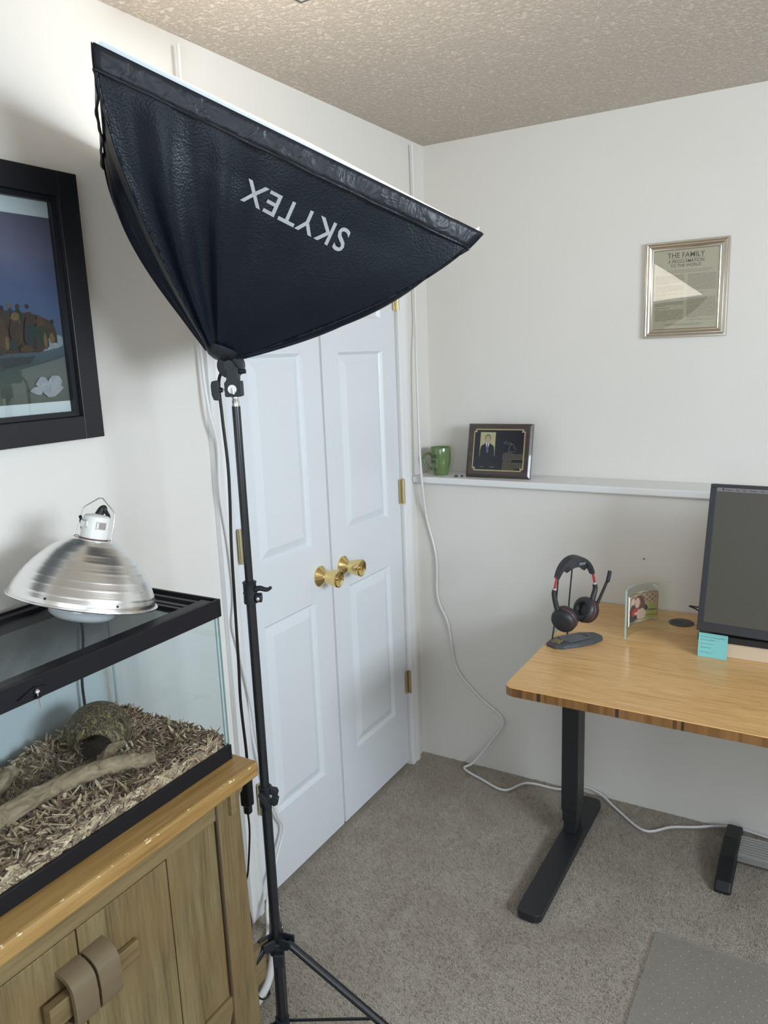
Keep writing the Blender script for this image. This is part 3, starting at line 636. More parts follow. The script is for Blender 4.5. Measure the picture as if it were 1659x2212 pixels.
sb_=MB()
for c1,c2 in ((A,B),(B,D),(D,Cc),(Cc,A)):
    sb_.grid(lambda u,v:face(c1,c2,u,v),60,40)
fab=build('fabric_shell',sb_,M['cloth'],parent=sbx,smooth=60)
pp=MB()
for c1 in (A,B,Cc,D):
    out=(c1-cen).normalized(); pp.tube([rib(c1,t)+out*.0015 for t in [i/16 for i in range(17)]],.0026,6)
build('seam_piping',pp,M['cloth'],parent=sbx,smooth=60)
# front band
bd=MB(); cs=[A,B,D,Cc]
def bandpt(i,u,w_,k):
    c1,c2=cs[i],cs[(i+1)%4]; o1=(c1-cen).normalized(); p=c1+(c2-c1)*u; e=(c2-c1).normalized(); onorm=((c1+c2)/2-cen).normalized()
    wav=(.003*math.sin(u*13)+.0015*math.sin(u*31)) if i==3 else .0008*math.sin(u*37)+.0006*math.sin(u*71+1)
    v_=w_*(.095+(wav*2.5 if k else 0)); a=rib(c1,v_)+ (rib(c1,v_)-cen).normalized()*.003; b=rib(c2,v_)+(rib(c2,v_)-cen).normalized()*.003
    return a+(b-a)*u+onorm*(.0025+wav*w_)
for i in range(4): bd.grid(lambda u,v:bandpt(i,u,v,1),48,4)
for i in range(4): # hem
    bd.tube([bandpt(i,u/24,1,1) for u in range(25)],.0016,6,smooth=False)
build('front_band',bd,M['band'],parent=sbx,smooth=60,solid=.002)
lp=MB()
inset=.004
def cpt(c1,h,ins): return c1+(cen-c1).normalized()*ins+nn*h
for i in range(4):
    c1,c2=cs[i],cs[(i+1)%4]
    lp.grid(lambda u,v:(lambda a,b:a+(b-a)*u)(cpt(c1,-.003+.014*v,.002+.004*v),cpt(c2,-.003+(.014-.009*(i==0))*v if i==0 else -.003+.014*v,.002+.004*v)),10,3)
build('diffuser_edge',lp,M['whitecloth'],parent=sbx,smooth=60)
df=MB()
def dpt(u,v):
    p=A+(B-A)*u+(Cc-A)*v; s=16*u*(1-u)*v*(1-v); q=p+(cen-p)*.012; lift=.011 if u<.5 else .011-.009*(u-.5)*2*(1-v)
    return q+nn*(lift+.010*s)
df.grid(dpt,24,24); build('diffuser',df,M['diffuser'],parent=sbx,smooth=60)
# lettering
tv,tf=tfit('SKYTEX',1,1,.012,1.12)
q0,q1,q2,q3=(.715,.255),(.735,.365),(.39,.235),(.375,.335)
def TX(x,y):
    u=(q0[0]*(1-x)+q2[0]*x)*(1-y)+(q1[0]*(1-x)+q3[0]*x)*y; v=(q0[1]*(1-x)+q2[1]*x)*(1-y)+(q1[1]*(1-x)+q3[1]*x)*y
    p=face(A,B,u,v); a=face(A,B,u+.01,v); b=face(A,B,u,v+.01); n_=(a-p).cross(b-p).normalized()
    if n_.dot((A+B)/2-cen)<0: n_=-n_
    return p+n_*.0012
build('lettering',MB().add([TX(x,y) for x,y in tv],tf),M['print'],parent=sbx,label='silver upside-down lettering')
# head, bracket, knob
hd=MB()
hx=Vector((.363,-1.549,1.600))
side=Vector((.86,.505,0))
hd.lathe([(.0,0),(.023,0),(.025,.002),(.025,.030),(.023,.032),(0,.032)],hx+Vector((-.016,.028,.0)),Vector((.5,-.85,0)),32)
build('tilt_joint',hd,M['softplast'],parent=sbx,smooth=35)
build('speed_ring',MB().lathe([(.036,.0),(.033,-.008),(.024,-.018),(.014,-.022)],P0+nn*.010,nn,32),M['softplast'],parent=sbx,smooth=35)
def HB(a,d,z): return Vector((.370,-1.549,0))+side*a+Vector((.505,-.86,0))*d+Vector((0,0,z))
def hbox(mb,a0,a1,d0,d1,z0,z1): 
    c_=[HB(a,d,z) for z in (z0,z1) for (a,d) in ((a0,d0),(a1,d0),(a1,d1),(a0,d1))]; mb.add(c_,[(0,1,2,3),(7,6,5,4),(0,4,5,1),(1,5,6,2),(2,6,7,3),(3,7,4,0)])
br_=MB()
br_.prism([(-.013,1.600),(-.011,1.590),(-.011,1.573),(-.016,1.567),(-.016,1.543),(-.0145,1.5405),(.0155,1.5405),(.017,1.543),(.017,1.569),(.012,1.576),(.012,1.590),(.004,1.606),(-.004,1.612)],lambda a,z:HB(a,.008,z),lambda a,z:HB(a,.013,z))
br_.prism([(-.016,1.569),(-.016,1.541),(-.0085,1.541),(-.0085,1.569)],lambda a,z:HB(a,-.013,z),lambda a,z:HB(a,.008,z))
br_.prism([(.0085,1.570),(.0085,1.541),(.017,1.541),(.017,1.570)],lambda a,z:HB(a,-.013,z),lambda a,z:HB(a,.008,z))
br_.prism([(-.011,1.600),(-.011,1.572),(.012,1.572),(.012,1.594),(.002,1.606)],lambda a,z:HB(a,-.013,z),lambda a,z:HB(a,.008,z))
bo=build('mount_bracket',br_,M['softplast'],parent=sbx,bevel=.0015)
build('spigot_window',MB().lathe([(0,0),(.0085,0),(.0085,.0004),(0,.0004)],HB(-.001,.0131,1.555),Vector((.505,-.86,0)),24),M['trim'],parent=sbx)
build('spigot_pin',MB().cyl(HB(.001,.0137,1.546),HB(.001,.0137,1.557),.0032,14),M['chrome'],parent=sbx,smooth=40)
build('tilt_lever',MB().tube([HB(.006,.0,1.592),HB(.014,.004,1.588),HB(.026,.006,1.588)],[.006,.0045,.0045],10).cyl(HB(-.004,.015,1.600),HB(-.004,-.02,1.600),.010,16),M['softplast'],parent=sbx,smooth=40)
kn=MB().cyl(HB(-.022,0,1.554),HB(-.032,0,1.554),.005,16)
kn.prism([(-.030,1.573),(-.042,1.571),(-.044,1.563),(-.0435,1.545),(-.040,1.535),(-.030,1.534),(-.028,1.555)],lambda a,z:HB(a,-.005,z),lambda a,z:HB(a,.005,z))
build('clamp_knob',kn,M['softplast'],parent=sbx,bevel=.0015)
build('knob_bolt',MB().cyl(HB(-.014,0,1.554),HB(-.024,0,1.554),.0022,12),M['chrome'],parent=sbx)
# pole
px_,py_=.372,-1.549
build('spigot',MB().lathe([(.0045,0),(.0045,.012),(.0075,.012),(.0075,.010)],(px_,py_,1.528),(0,0,1),20).lathe([(.0085,0),(.0085,.001),(.0072,.0015),(.0072,.010),(.0060,.012),(.0060,.022)],(px_,py_,1.522),(0,0,1),24),M['chrome'],parent=sbx,smooth=35)
pol=MB().cyl((px_,py_,1.14),(px_,py_,1.523),.0083,24); build('pole_section',pol,M['polepaint'],parent=sbx,smooth=40)
build('pole_section',MB().cyl((px_,py_,.69),(px_,py_,1.15),.0098,24),M['polepaint'],parent=sbx,smooth=40)
build('pole_section',MB().cyl((px_,py_,.035),(px_,py_,.70),.0112,24),M['polepaint'],parent=sbx,smooth=40)
def collar(z,lev,big=1.0):
    mb=MB().lathe([(.0098,-.024*big),(.0135,-.024*big),(.0140,-.022),(.0135,-.004),(.0145,-.003),(.0145,-.001),(.0135,0),(.0135,.018),(.0148,.020),(.0125,.022),(.0098,.022)],(px_,py_,z),(0,0,1),28)
    c_=build('collar',mb,M['softplast'],parent=sbx,smooth=35)
    def Q(a,d,zz): return Vector((px_,py_,z))+side*a+Vector((.505,-.86,0))*d+Vector((0,0,zz))
    k=MB()
    if lev:
        k.cyl(Q(.012,.004,-.012),Q(.024,.004,-.012),.010,16); k.tube([Q(.012,.006,.006),Q(.022,.008,.009),(Q(.036,.010,.006)),Q(.046,.010,.011)],[.006,.0055,.0045,.003],10)
    else:
        k.prism([(-.012,.014),(-.003,.017),(.004,.006),(.016,-.020),(.012,-.026),(.004,-.018),(-.006,.000)],lambda a,zz:Q(a,.016,zz),lambda a,zz:Q(a,.026,zz))
        k.prism([(.012,.018),(.026,.014),(.029,.006),(.024,-.002),(.029,-.008),(.026,-.020),(.018,-.024),(.010,-.018)],lambda a,zz:Q(a,-.006,zz),lambda a,zz:Q(a,.008,zz))
    build('lever',k,M['softplast'],parent=sbx,bevel=.001); build('screw',MB().lathe([(0,0),(.004,0),(.0035,.002),(0,.0025)],Q(.018,.0145,-.012) if lev else Q(.013,.012,.004),Vector((.505,-.86,0)),16),M['chrome'],parent=sbx,smooth=40)
collar(1.146,True); collar(.688,False)
# tripod hub + legs
hub=MB().lathe([(.0115,-.030),(.017,-.030),(.019,-.01),(.019,.002),(.0115,.006)],(px_,py_,.325),(0,0,1),24)
for a in (10,130,250):
    c_,s_=math.cos(math.radians(a)),math.sin(math.radians(a))
    def T(p,c_=c_,s_=s_): return (px_+c_*p[0]-s_*p[1],py_+s_*p[0]+c_*p[1],.325+p[2])
    hub.box((.010,-.013,-.004),(.040,-.008,.016),T=T); hub.box((.010,.008,-.004),(.040,.013,.016),T=T); hub.box((.010,-.013,-.008),(.034,.013,-.002),T=T)
build('tripod_hub',hub,M['softplast'],parent=sbx,bevel=.0012,smooth=35)
T=lambda p:(px_+side.x*p[0]+.505*p[1],py_+side.y*p[0]-.86*p[1],.300+p[2])
build('lever',MB().box((-.006,.016,-.020),(.018,.030,.012),T=T),M['softplast'],parent=sbx,bevel=.003)
for a in (10,130,250):
    c_,s_=math.cos(math.radians(a)),math.sin(math.radians(a)); R=.50 if a==10 else .42
    f_=lambda r,z:(px_+c_*r,py_+s_*r,z)
    leg=MB().cyl(f_(.028,.328),f_(R,.016),.0088,16); lo=build('leg',leg,M['polepaint'],parent=sbx,smooth=40)
    build('rubber_foot',MB().cyl(f_(R-.02,.030),f_(R+.012,.007),.0108,16),M['rubber'],parent=lo)
    rm=.245; zm=.328-(rm-.028)/(R-.028)*.312; st=MB()
    for q in (-.0105,.0105):
        v0=Vector(f_(.014,.108))+Vector((-s_,c_,0))*q; v1=Vector(f_(rm,zm))+Vector((-s_,c_,0))*q
        st.cyl(v0,v1,.0035,8)
    build('strut',st,M['polepaint'],parent=sbx)
    build('rivet',MB().lathe([(0,0),(.005,0),(.004,.002),(0,.003)],Vector(f_(rm,zm))+Vector((s_,-c_,0))*.011,(s_,-c_,0),14),M['chrome'],parent=sbx)
build('lower_ring',MB().cyl((px_,py_,.095),(px_,py_,.122),.0165,20),M['softplast'],parent=sbx,smooth=40)
# power cable with inline switch
cb=[(.352,-1.535,1.598),(.317,-1.53,1.575),(.317,-1.53,1.5),(.322,-1.53,1.406),(.320,-1.53,1.33),(.314,-1.53,1.232),(.311,-1.53,1.11),(.308,-1.53,.975),(.305,-1.53,.878),(.310,-1.53,.753),(.304,-1.53,.71)]
build('cable',MB().tube(cb,.0032,8),M['rubber'],parent=sbx,smooth=60)
build('cable',MB().tube([(.300,-1.53,.612),(.300,-1.53,.561),(.286,-1.53,.461),(.272,-1.53,.409),(.282,-1.53,.339),(.281,-1.53,.302),(.26,-1.52,.20),(.24,-1.48,.06),(.22,-1.42,.006),(.17,-1.36,.006)],.0022,8),M['rubber'],parent=sbx,smooth=60)
sw=MB(); sw.box((.289,-1.541,.632),(.313,-1.519,.722)); sw.box((.293,-1.538,.612),(.309,-1.522,.633)); build('inline_switch',sw,M['blackplastic'],parent=sbx,bevel=.004)
# ================================================================== WALL PICTURE (generic painting)
pf=thing('framed_picture','black shadow box frame with dark blue and brown landscape print on left wall','picture',(.0,-1.9,1.46))
Y1=-1.586; Y0=-2.36; Z0=1.461; Z1=1.986; bw=.047
def fbar(mb,a0,a1,b0,b1,x1): mb.box((.002,a0,b0),(x1,a1,b1))
fr=MB(); fbar(fr,Y1-bw,Y1,Z0,Z1,.032); fbar(fr,Y0,Y0+bw,Z0,Z1,.032); fbar(fr,Y0+bw,Y1-bw,Z0,Z0+bw,.032); fbar(fr,Y0+bw,Y1-bw,Z1-bw,Z1,.032)
build('frame',fr,M['frameblack'],parent=pf,bevel=.0012)
fr=MB(); i=bw+.001; j=.010
fbar(fr,Y1-i-j,Y1-i,Z0+i,Z1-i,.020); fbar(fr,Y0+i,Y0+i+j,Z0+i,Z1-i,.020); fbar(fr,Y0+i+j,Y1-i-j,Z0+i,Z0+i+j,.020); fbar(fr,Y0+i+j,Y1-i-j,Z1-i-j,Z1-i,.020)
build('inner_frame',fr,M['frameblack'],parent=pf)
i=bw+.011
build('mat_board',MB().box((.004,Y0+i,Z0+i),(.008,Y1-i,Z1-i)),M['paper'],parent=pf)
def paintmat():
    m=mat('landscape_print',(.2,.2,.3),.45); g=N(m,'ShaderNodeNewGeometry'); s=N(m,'ShaderNodeSeparateXYZ'); L(m,g.outputs['Position'],s.inputs[0])
    mr=N(m,'ShaderNodeMapRange'); mr.inputs[1].default_value=1.54; mr.inputs[2].default_value=1.90; L(m,s.outputs[2],mr.inputs[0])
    n1=noise(m,coords(m,(1,1,1.8)),9,5,.6,.8); a=N(m,'ShaderNodeMath'); a.operation='MULTIPLY_ADD'; a.inputs[1].default_value=.22; L(m,n1,a.inputs[0]); sub=N(m,'ShaderNodeMath'); sub.operation='SUBTRACT'; sub.inputs[1].default_value=.11; L(m,mr.outputs[0],sub.inputs[0]); L(m,sub.outputs[0],a.inputs[2])
    base(m,ramp(m,a.outputs[0],[(0,(.045,.05,.032)),(.12,(.075,.08,.066)),(.24,(.055,.065,.066)),(.30,(.08,.095,.115)),(.50,(.075,.095,.175)),(.66,(.085,.092,.175)),(.80,(.13,.115,.175)),(1,(.115,.095,.135))])); return m
py1=-1.6445; py0=-2.30; pz0=1.541; pz1=1.898
build('print',MB().box((.0082,py0,pz0),(.0088,py1,pz1)),paintmat(),parent=pf)
rb=random.Random(11)
def blob(cy,cz,ry,rz,n=11,jag=.25): return [(cy+ry*(1+rb.uniform(-jag,jag))*math.cos(2*math.pi*k/n),cz+rz*(1+rb.uniform(-jag,jag))*math.sin(2*math.pi*k/n)) for k in range(n)]
brn=mat('print_brown',(.060,.032,.022),.5); grn=mat('print_olive',(.036,.038,.022),.5); icem=mat('print_pale_grey',(.27,.28,.30),.5); rst=mat('print_rust',(.085,.042,.022),.5); slate=mat('print_slate',(.030,.034,.034),.5)
ochre=mat('print_ochre',(.17,.095,.04),.5); umber=mat('print_umber',(.035,.022,.018),.5)
for k,m_ in enumerate((slate,icem,brn,grn,rst,umber,ochre)):
    base(m_,mix(m_,noise(m_,coords(m_),70,4,.7,.6),tuple(x*.45 for x in P_(m_).inputs['Base Color'].default_value[:3]),tuple(x*1.35 for x in P_(m_).inputs['Base Color'].default_value[:3])))
rk=MB(); xo=.0090
def cl(p): return (min(max(p[0],py0+.002),py1-.001),min(max(p[1],pz0+.002),pz1-.002))
def ab(mi,pts): 
    global xo
    rk.add([(xo,*cl(p)) for p in pts],[tuple(range(len(pts)))],mi); xo+=.00003
for cy in (-1.66,-1.69,-1.73,-1.77): ab(1,blob(cy,1.662+rb.uniform(-.01,.01),.022,.014))
ab(2,[(-2.28,1.64),(-1.80,1.636),(-1.712,1.640),(-1.690,1.652),(-1.672,1.672),(-1.668,1.700),(-1.70,1.712),(-1.74,1.716),(-1.80,1.722),(-1.9,1.716),(-2.28,1.71)])
for k in range(26):
    cy=-1.668-.017*k+rb.uniform(-.004,.004); cz=1.716+rb.uniform(-.006,.012)-.026*(k<3)
    ab((2,3,0)[k%3],blob(cy,cz-.016,.009,.020,8,.3)); ab((5,2,6)[k%3],blob(cy,cz+.008,.0045,.005,8,.2)); ab((6,4,3,5)[k%4],blob(cy-.004,cz-.024,.006,.013,7,.35))
for k in range(14):
    cy=-1.694-.029*k+rb.uniform(-.004,.004); cz=1.672+rb.uniform(-.006,.008)
    ab((3,0,2,4)[k%4],blob(cy,cz,.016,.026,9,.22)); ab((4,2,6)[k%3],blob(cy,cz+.027,.0095,.009,9,.2)); ab((6,5,4)[k%3],blob(cy+.008,cz-.012,.004,.016,7,.3)); ab((2,4,0)[k%3],blob(cy-.012,cz-.024,.015,.009,8,.25))
ab(0,[(-2.28,1.62),(-1.78,1.628),(-1.715,1.632),(-1.73,1.618),(-1.80,1.606),(-2.28,1.60)])
for cy,cz,a_,b_ in ((-1.690,1.568,.026,.016),(-1.705,1.578,.015,.014),(-1.678,1.580,.014,.016),(-1.720,1.565,.014,.008)): ab(1,blob(cy,cz,a_,b_,10,.25))
build('print_shapes',rk,[slate,icem,brn,grn,rst,umber,ochre],parent=pf)
build('glazing',MB().box((.0125,Y0+i,Z0+i),(.0140,Y1-i,Z1-i)),M['glass'],parent=pf)
# ================================================================== SILVER FRAME ON BACK WALL
FX0,FX1,FZ0,FZ1=.806,1.058,1.628,1.927; FY=-.001
sf=thing('silver_document_frame','beaded silver frame with typed document, hanging on the upper back wall','picture',((FX0+FX1)/2,-.001,FZ0))
def ringprof(prof,x0,x1,z0,z1):  # prof list (inset, out)
    mb=MB(); rs=[]
    for i_,o_ in prof: rs.append([(x0+i_,FY-o_,z0+i_),(x1-i_,FY-o_,z0+i_),(x1-i_,FY-o_,z1-i_),(x0+i_,FY-o_,z1-i_)])
    v=[p for r in rs for p in r]; f=[]
    for k in range(len(rs)-1):
        for q in range(4): j=(q+1)%4; f.append((k*4+q,k*4+j,(k+1)*4+j,(k+1)*4+q))
    mb.add(v,f); return mb
build('frame',ringprof([(0,.001),(0,.010),(.0015,.013),(.006,.0135),(.009,.012),(.012,.016),(.014,.0165),(.021,.010),(.025,.009),(.0265,.010),(.0275,.009),(.028,.004)],FX0,FX1,FZ0,FZ1),M['pewter'],parent=sf,smooth=30)
bdm=MB(); st_=.0042
def octa(mb,c,r): 
    x,y,z=c; mb.add([(x+r,y,z),(x-r,y,z),(x,y-r,z),(x,y+r*.2,z),(x,y,z+r),(x,y,z-r)],[(0,4,2),(4,1,2),(1,5,2),(5,0,2),(0,3,4),(4,3,1),(1,3,5),(5,3,0)])
k=FX0+.0045
while k<FX1-.004:
    octa(bdm,(k,FY-.0138,FZ0+.0045),.0019); octa(bdm,(k,FY-.0138,FZ1-.0045),.0019); k+=st_
k=FZ0+.0087
while k<FZ1-.006:
    octa(bdm,(FX0+.0045,FY-.0138,k),.0019); octa(bdm,(FX1-.0045,FY-.0138,k),.0019); k+=st_
build('beading',bdm,M['beads'],parent=sf)['kind']='stuff'
i=.0275; dx0,dx1,dz0,dz1=FX0+i,FX1-i,FZ0+i,FZ1-i
build('document',MB().box((dx0,FY-.006,dz0),(dx1,FY-.003,dz1)),M['doc'],parent=sf)
dt=MB(); dw=dx1-dx0
def line(s,x0,x1,z,h,bold=0,mi=0): tadd(dt,tfit(s,x1-x0,h,bold),lambda a,b:(x0+a,FY-.0063,z+b),mi)
line('THE FAMILY',dx0+.040,dx1-.045,dz1-.024,.0155,.005); line('A PROCLAMATION',dx0+.042,dx1-.047,dz1-.040,.0098,.005); line('TO THE WORLD',dx0+.050,dx1-.055,dz1-.0525,.0088,.005)
dt.box((dx0+.040,FY-.0064,dz1-.0275),(dx1-.045,FY-.0061,dz1-.0270))
rt=random.Random(2)
def fine(x0,x1,z):
    x=x0
    while x<x1-.003:
        l=min(rt.uniform(.003,.012),x1-x); dt.box((x,FY-.0063,z),(x+l,FY-.0061,z+.0011),1); x+=l+.0014
fine(dx0+.025,dx1-.020,dz1-.064); fine(dx0+.035,dx1-.030,dz1-.069)
for c0,c1 in ((dx0+.006,dx0+.094),(dx0+.104,dx1-.008)):
    z=dz1-.078
    while z>dz0+.022:
        if rt.random()<.14: fine(c0,c0+rt.uniform(.02,.05),z); z-=.0036
        else: fine(c0,c1,z)
        z-=.0036
fine(dx0+.035,dx1-.045,dz0+.014); fine(dx0+.042,dx1-.052,dz0+.0105)
build('printed_text',dt,[M['docink'],M['docink2']],parent=sf)
build('glazing',MB().box((dx0,FY-.0085,dz0),(dx1,FY-.0075,dz1)),glassm('document_glass',(.97,.97,.97),1.9),parent=sf)
# ================================================================== LEDGE: mug, clips, plaque
mg=thing('green_mug','green glazed mug with dark lettering standing at the ledge corner','mug',(.091,-.095,1.153))
mc=Vector((.091,-.095,1.153))
MP=[(.024,0),(.0265,.001),(.029,.010),(.0345,.030),(.0385,.055),(.0395,.080),(.0390,.103),(.0380,.106),(.0365,.104),(.0365,.080),(.034,.04),(.026,.010),(0,.007)]
build('body',MB().lathe([(0,0)]+MP,mc,(0,0,1),56,cap=False),M['mug'],parent=mg,smooth=50)
hdv=Vector((-.72,-.20,0)).normalized()
hp=[mc+hdv*r+Vector((0,0,z)) for r,z in ((.036,.078),(.050,.082),(.064,.074),(.067,.058),(.058,.040),(.044,.026),(.032,.022))]
build('handle',MB().tube(hp,[.006,.0055,.005,.005,.005,.005,.006],12),M['mug'],parent=mg,smooth=60)
def mugr(z):
    for (r0,z0),(r1,z1) in zip(MP[:6],MP[1:7]):
        if z0<=z<=z1: return r0+(r1-r0)*(z-z0)/(z1-z0)
    return .039
mt=MB()
def MT(a0,z0): return lambda x,y:(lambda r,a:(mc.x+r*math.cos(a),mc.y+r*math.sin(a),1.153+z0+y))(mugr(min(z0+y,.1))+.0006,a0+x/.039)
fa=math.atan2(-2.6,1.29)
tadd(mt,tfit('TAND',.033,.015,.02),MT(fa-1.20,.067)); tadd(mt,tfit('EN',.022,.014,.02),MT(fa-1.08,.047)); tadd(mt,tfit('ST',.020,.012,.0),MT(fa-.95,.016)); tadd(mt,tfit('from me',.017,.0035),MT(fa-1.02,.088))
tadd(mt,tfit('I',.003,.02),MT(fa+.98,.062)); tadd(mt,tfit('I',.003,.02),MT(fa+.98,.036))
build('lettering',mt,M['mugink'],parent=mg)
for (x,y,a,lab,sh) in ((.170,-.128,.4,'small black plastic clip on ledge nearest the green mug',0),(.189,-.120,-.5,'small black plastic clip on ledge nearest the wooden plaque',1)):
    T=lambda p,x=x,y=y,a=a:(x+p[0]*math.cos(a)-p[1]*math.sin(a),y+p[0]*math.sin(a)+p[1]*math.cos(a),1.153+p[2])
    mb=MB()
    if sh==0: mb.box((-.006,-.003,0),(.006,.003,.004),T=T).box((-.005,-.002,.004),(-.001,.002,.009),T=T).box((.001,-.002,.003),(.004,.003,.007),T=T).box((-.009,-.002,0),(-.005,.001,.003),T=T)
    else: mb.box((-.005,-.002,0),(.001,.002,.005),T=T).box((0,-.002,.002),(.006,.0015,.006),T=T).box((.004,-.001,0),(.007,.001,.004),T=T)
    tag(build('cable_clip',mb,M['blackplastic'],bevel=.0006),lab,'clip','small black clips on the ledge')
pq=thing('award_plaque','dark wooden award plaque with gold bordered black plate leaning on the ledge','plaque',(.325,-.115,1.1533))
# plaque frame: u along width, v up the face, w out
PA=Vector((.205,-.127,1.1535)); pu=Vector((.999,.045,0)).normalized(); tilt=math.radians(14); pv=Vector((-.045*math.sin(tilt),math.sin(tilt),math.cos(tilt))).normalized(); pw_=pu.cross(pv); PWd,PHt=.243,.200
PQ=lambda u,v,w=0:PA+pu*u+pv*v+pw_*w
if pw_.y>0: pw_=-pw_
def pbox(mb,u0,u1,v0,v1,w0,w1,mi=0): mb.box((u0,v0,w0),(u1,v1,w1),mi,T=lambda p:PQ(*p))
mb=MB(); pbox(mb,0,PWd,0.004,PHt,-.018,-.006); 
rs=[[(0,.004),(PWd,.004),(PWd,PHt),(0,PHt)],[(.007,.011),(PWd-.007,.011),(PWd-.007,PHt-.007),(.007,PHt-.007)],[(.009,.013),(PWd-.009,.013),(PWd-.009,PHt-.009),(.009,PHt-.009)]]
ws=[-.006,-.001,0]; v=[PQ(*p,ws[k]) for k,r in enumerate(rs) for p in r]; f=[(8,9,10,11)]+[(k*4+q,k*4+(q+1)%4,(k+1)*4+(q+1)%4,(k+1)*4+q) for k in range(2) for q in range(4)]
mb.add(v,f); build('wood_board',mb,M['plaquewood'],parent=pq)
def notch(i_,s=.008):
    u0,u1,v0,v1=.024+i_,PWd-.024-i_,.027+i_,PHt-.020-i_
    return [(u0+s,v0),(u1-s,v0),(u1-s,v0+s*.6),(u1,v0+s),(u1,v1-s),(u1-s*.6,v1-s),(u1-s,v1),(u0+s,v1),(u0+s*.6,v1-s),(u0,v1-s),(u0,v0+s),(u0+s*.6,v0+s)]
mb=MB()
for a,b,w_,mi in ((0,0,.0008,0),(.0016,0,.0010,1),(.0026,0,.0012,0)):
    mb.prism(notch(a),lambda u,v:PQ(u,v,0),lambda u,v:PQ(u,v,w_),mi)
mb2=MB(); mb2.prism(notch(.0038),lambda u,v:PQ(u,v,0),lambda u,v:PQ(u,v,.0014))
build('gold_border',mb,[M['gold'],M['plate']],parent=pq); pl=build('plate',mb2,M['plate'],parent=pq)
mb=MB()
for u,v in ((.034,.037),(PWd-.034,.037),(.034,PHt-.030),(PWd-.034,PHt-.030)): mb.lathe([(0,0),(.003,0),(.0025,.0015),(0,.002)],PQ(u,v,.0014),pw_,14)
build('tack',mb,M['beads'],parent=pq,smooth=60)
# portrait (flat, no features)
pm=[mat('portrait_backdrop',(.40,.36,.20),.5),mat('portrait_suit',(.018,.018,.022),.5),mat('portrait_shirt',(.62,.66,.70),.5),mat('portrait_tie',(.09,.13,.22),.5),mat('portrait_skin',(.36,.29,.19),.5),mat('portrait_hair',(.05,.035,.025),.5)]
mb=MB(); ox,oz=.050,.080; sw_,sh_=.058,.088
def pp_(pts,mi,w_): mb.add([PQ(ox+a*sw_,oz+b*sh_,w_) for a,b in pts],[tuple(range(len(pts)))],mi)
pp_([(0,0),(1,0),(1,1),(0,1)],0,.0016); pp_([(.02,0),(.98,0),(.97,.25),(.92,.42),(.70,.52),(.58,.60),(.42,.60),(.30,.52),(.08,.42),(.03,.25)],1,.0018)
pp_([(.37,.55),(.50,.20),(.63,.55),(.55,.60),(.45,.60)],2,.0020); pp_([(.46,.50),(.54,.50),(.58,.20),(.50,.12),(.43,.20)],3,.0022)
pp_([(.50+.19*math.cos(t),.74+.165*math.sin(t)) for t in [k*math.pi/12 for k in range(24)]],5,.0020); pp_([(.50+.165*math.cos(t),.715+.155*math.sin(t)) for t in [k*math.pi/12 for k in range(24)]],4,.0022); pp_([(.42,.52),(.50,.47),(.58,.52),(.58,.62),(.42,.62)],4,.0021)
build('portrait',mb,pm,parent=pq)
mb=MB(); mi_=mat('engraved_line',(.25,.28,.32),.4)
mp=[(.0,.30),(.30,.0),(.78,.0),(.98,.12),(.98,.35),(.86,.48),(.80,.36),(.72,.42),(.80,.60),(.66,.74),(.52,.70),(.42,.55),(.34,.38),(.30,.20)]
def Mp(a,b): return PQ(.147+a*.040,.098+b*.035,.0016)
m1=[(.35,.02),(.92,.0),(1.0,.22),(.92,.42),(.80,.36),(.84,.60),(.70,.76),(.52,.72),(.40,.50),(.36,.25),(.35,.02)]
m2=[(-.18,.92),(-.02,1.0),(.06,1.16),(.10,.98),(.36,.94),(.58,.86),(.70,.78),(.50,.78),(.38,.70),(.28,.80),(.08,.80),(-.18,.92)]
for q in (m1,m2): mb.tube([Mp(*p) for p in q],.00045,4,smooth=False)
build('map_outline',mb,mi_,parent=pq)
mb=MB(); rt=random.Random(4)
for r in range(14):
    u=.140 if r else .146; end=.140+(.075 if r not in (0,6,7,13) else rt.uniform(.03,.05)); v_=.093-r*.0045
    if v_<.032: break
    while u<end:
        l=rt.uniform(.003,.009); 
        a=[PQ(u,v_,.0016),PQ(min(u+l,end),v_,.0016),PQ(min(u+l,end),v_+.0010,.0016),PQ(u,v_+.0010,.0016)]; mb.add(a,[(0,1,2,3)]); u+=l+.0015
for u0,u1 in ((.055,.068),(.092,.110)): mb.add([PQ(u0,.040,.0016),PQ(u1,.041,.0016),PQ(u1,.042,.0016),PQ(u0,.041,.0016)],[(0,1,2,3)])
build('engraved_text',mb,mat('engraved_gold',(.38,.31,.17),.45),parent=pq)
# ================================================================== WHITE CABLES
def cord(name,pts,r,label,m=None): return tag(build(name,MB().tube(pts,r,10),m or M['whitecord'],smooth=60),label,'cable')
cord('white_cable',[(.018,-.120,H-.02),(.016,-.115,2.1),(.018,-.130,1.813),(.018,-.130,1.715),(.030,-.155,1.581),(.040,-.168,1.272),(.049,-.172,1.13),(.048,-.142,.99),(.084,-.142,.845),(.087,-.142,.678),(.130,-.142,.573),(.160,-.142,.404),(.255,-.142,.30),(.355,-.144,.223),(.31,-.150,.13),(.24,-.17,.03),(.212,-.195,.010),(.30,-.235,.009),(.408,-.268,.010),(.466,-.185,.010),(.586,-.170,.009),(.66,-.145,.028),(.73,-.150,.020),(.80,-.20,.009),(.913,-.285,.009),(.99,-.225,.009),(1.058,-.190,.009),(1.13,-.152,.012),(1.19,-.146,.018),(1.30,-.150,.012),(1.5,-.16,.010)],.0045,'white cable hanging in the back corner and running behind the desk leg')
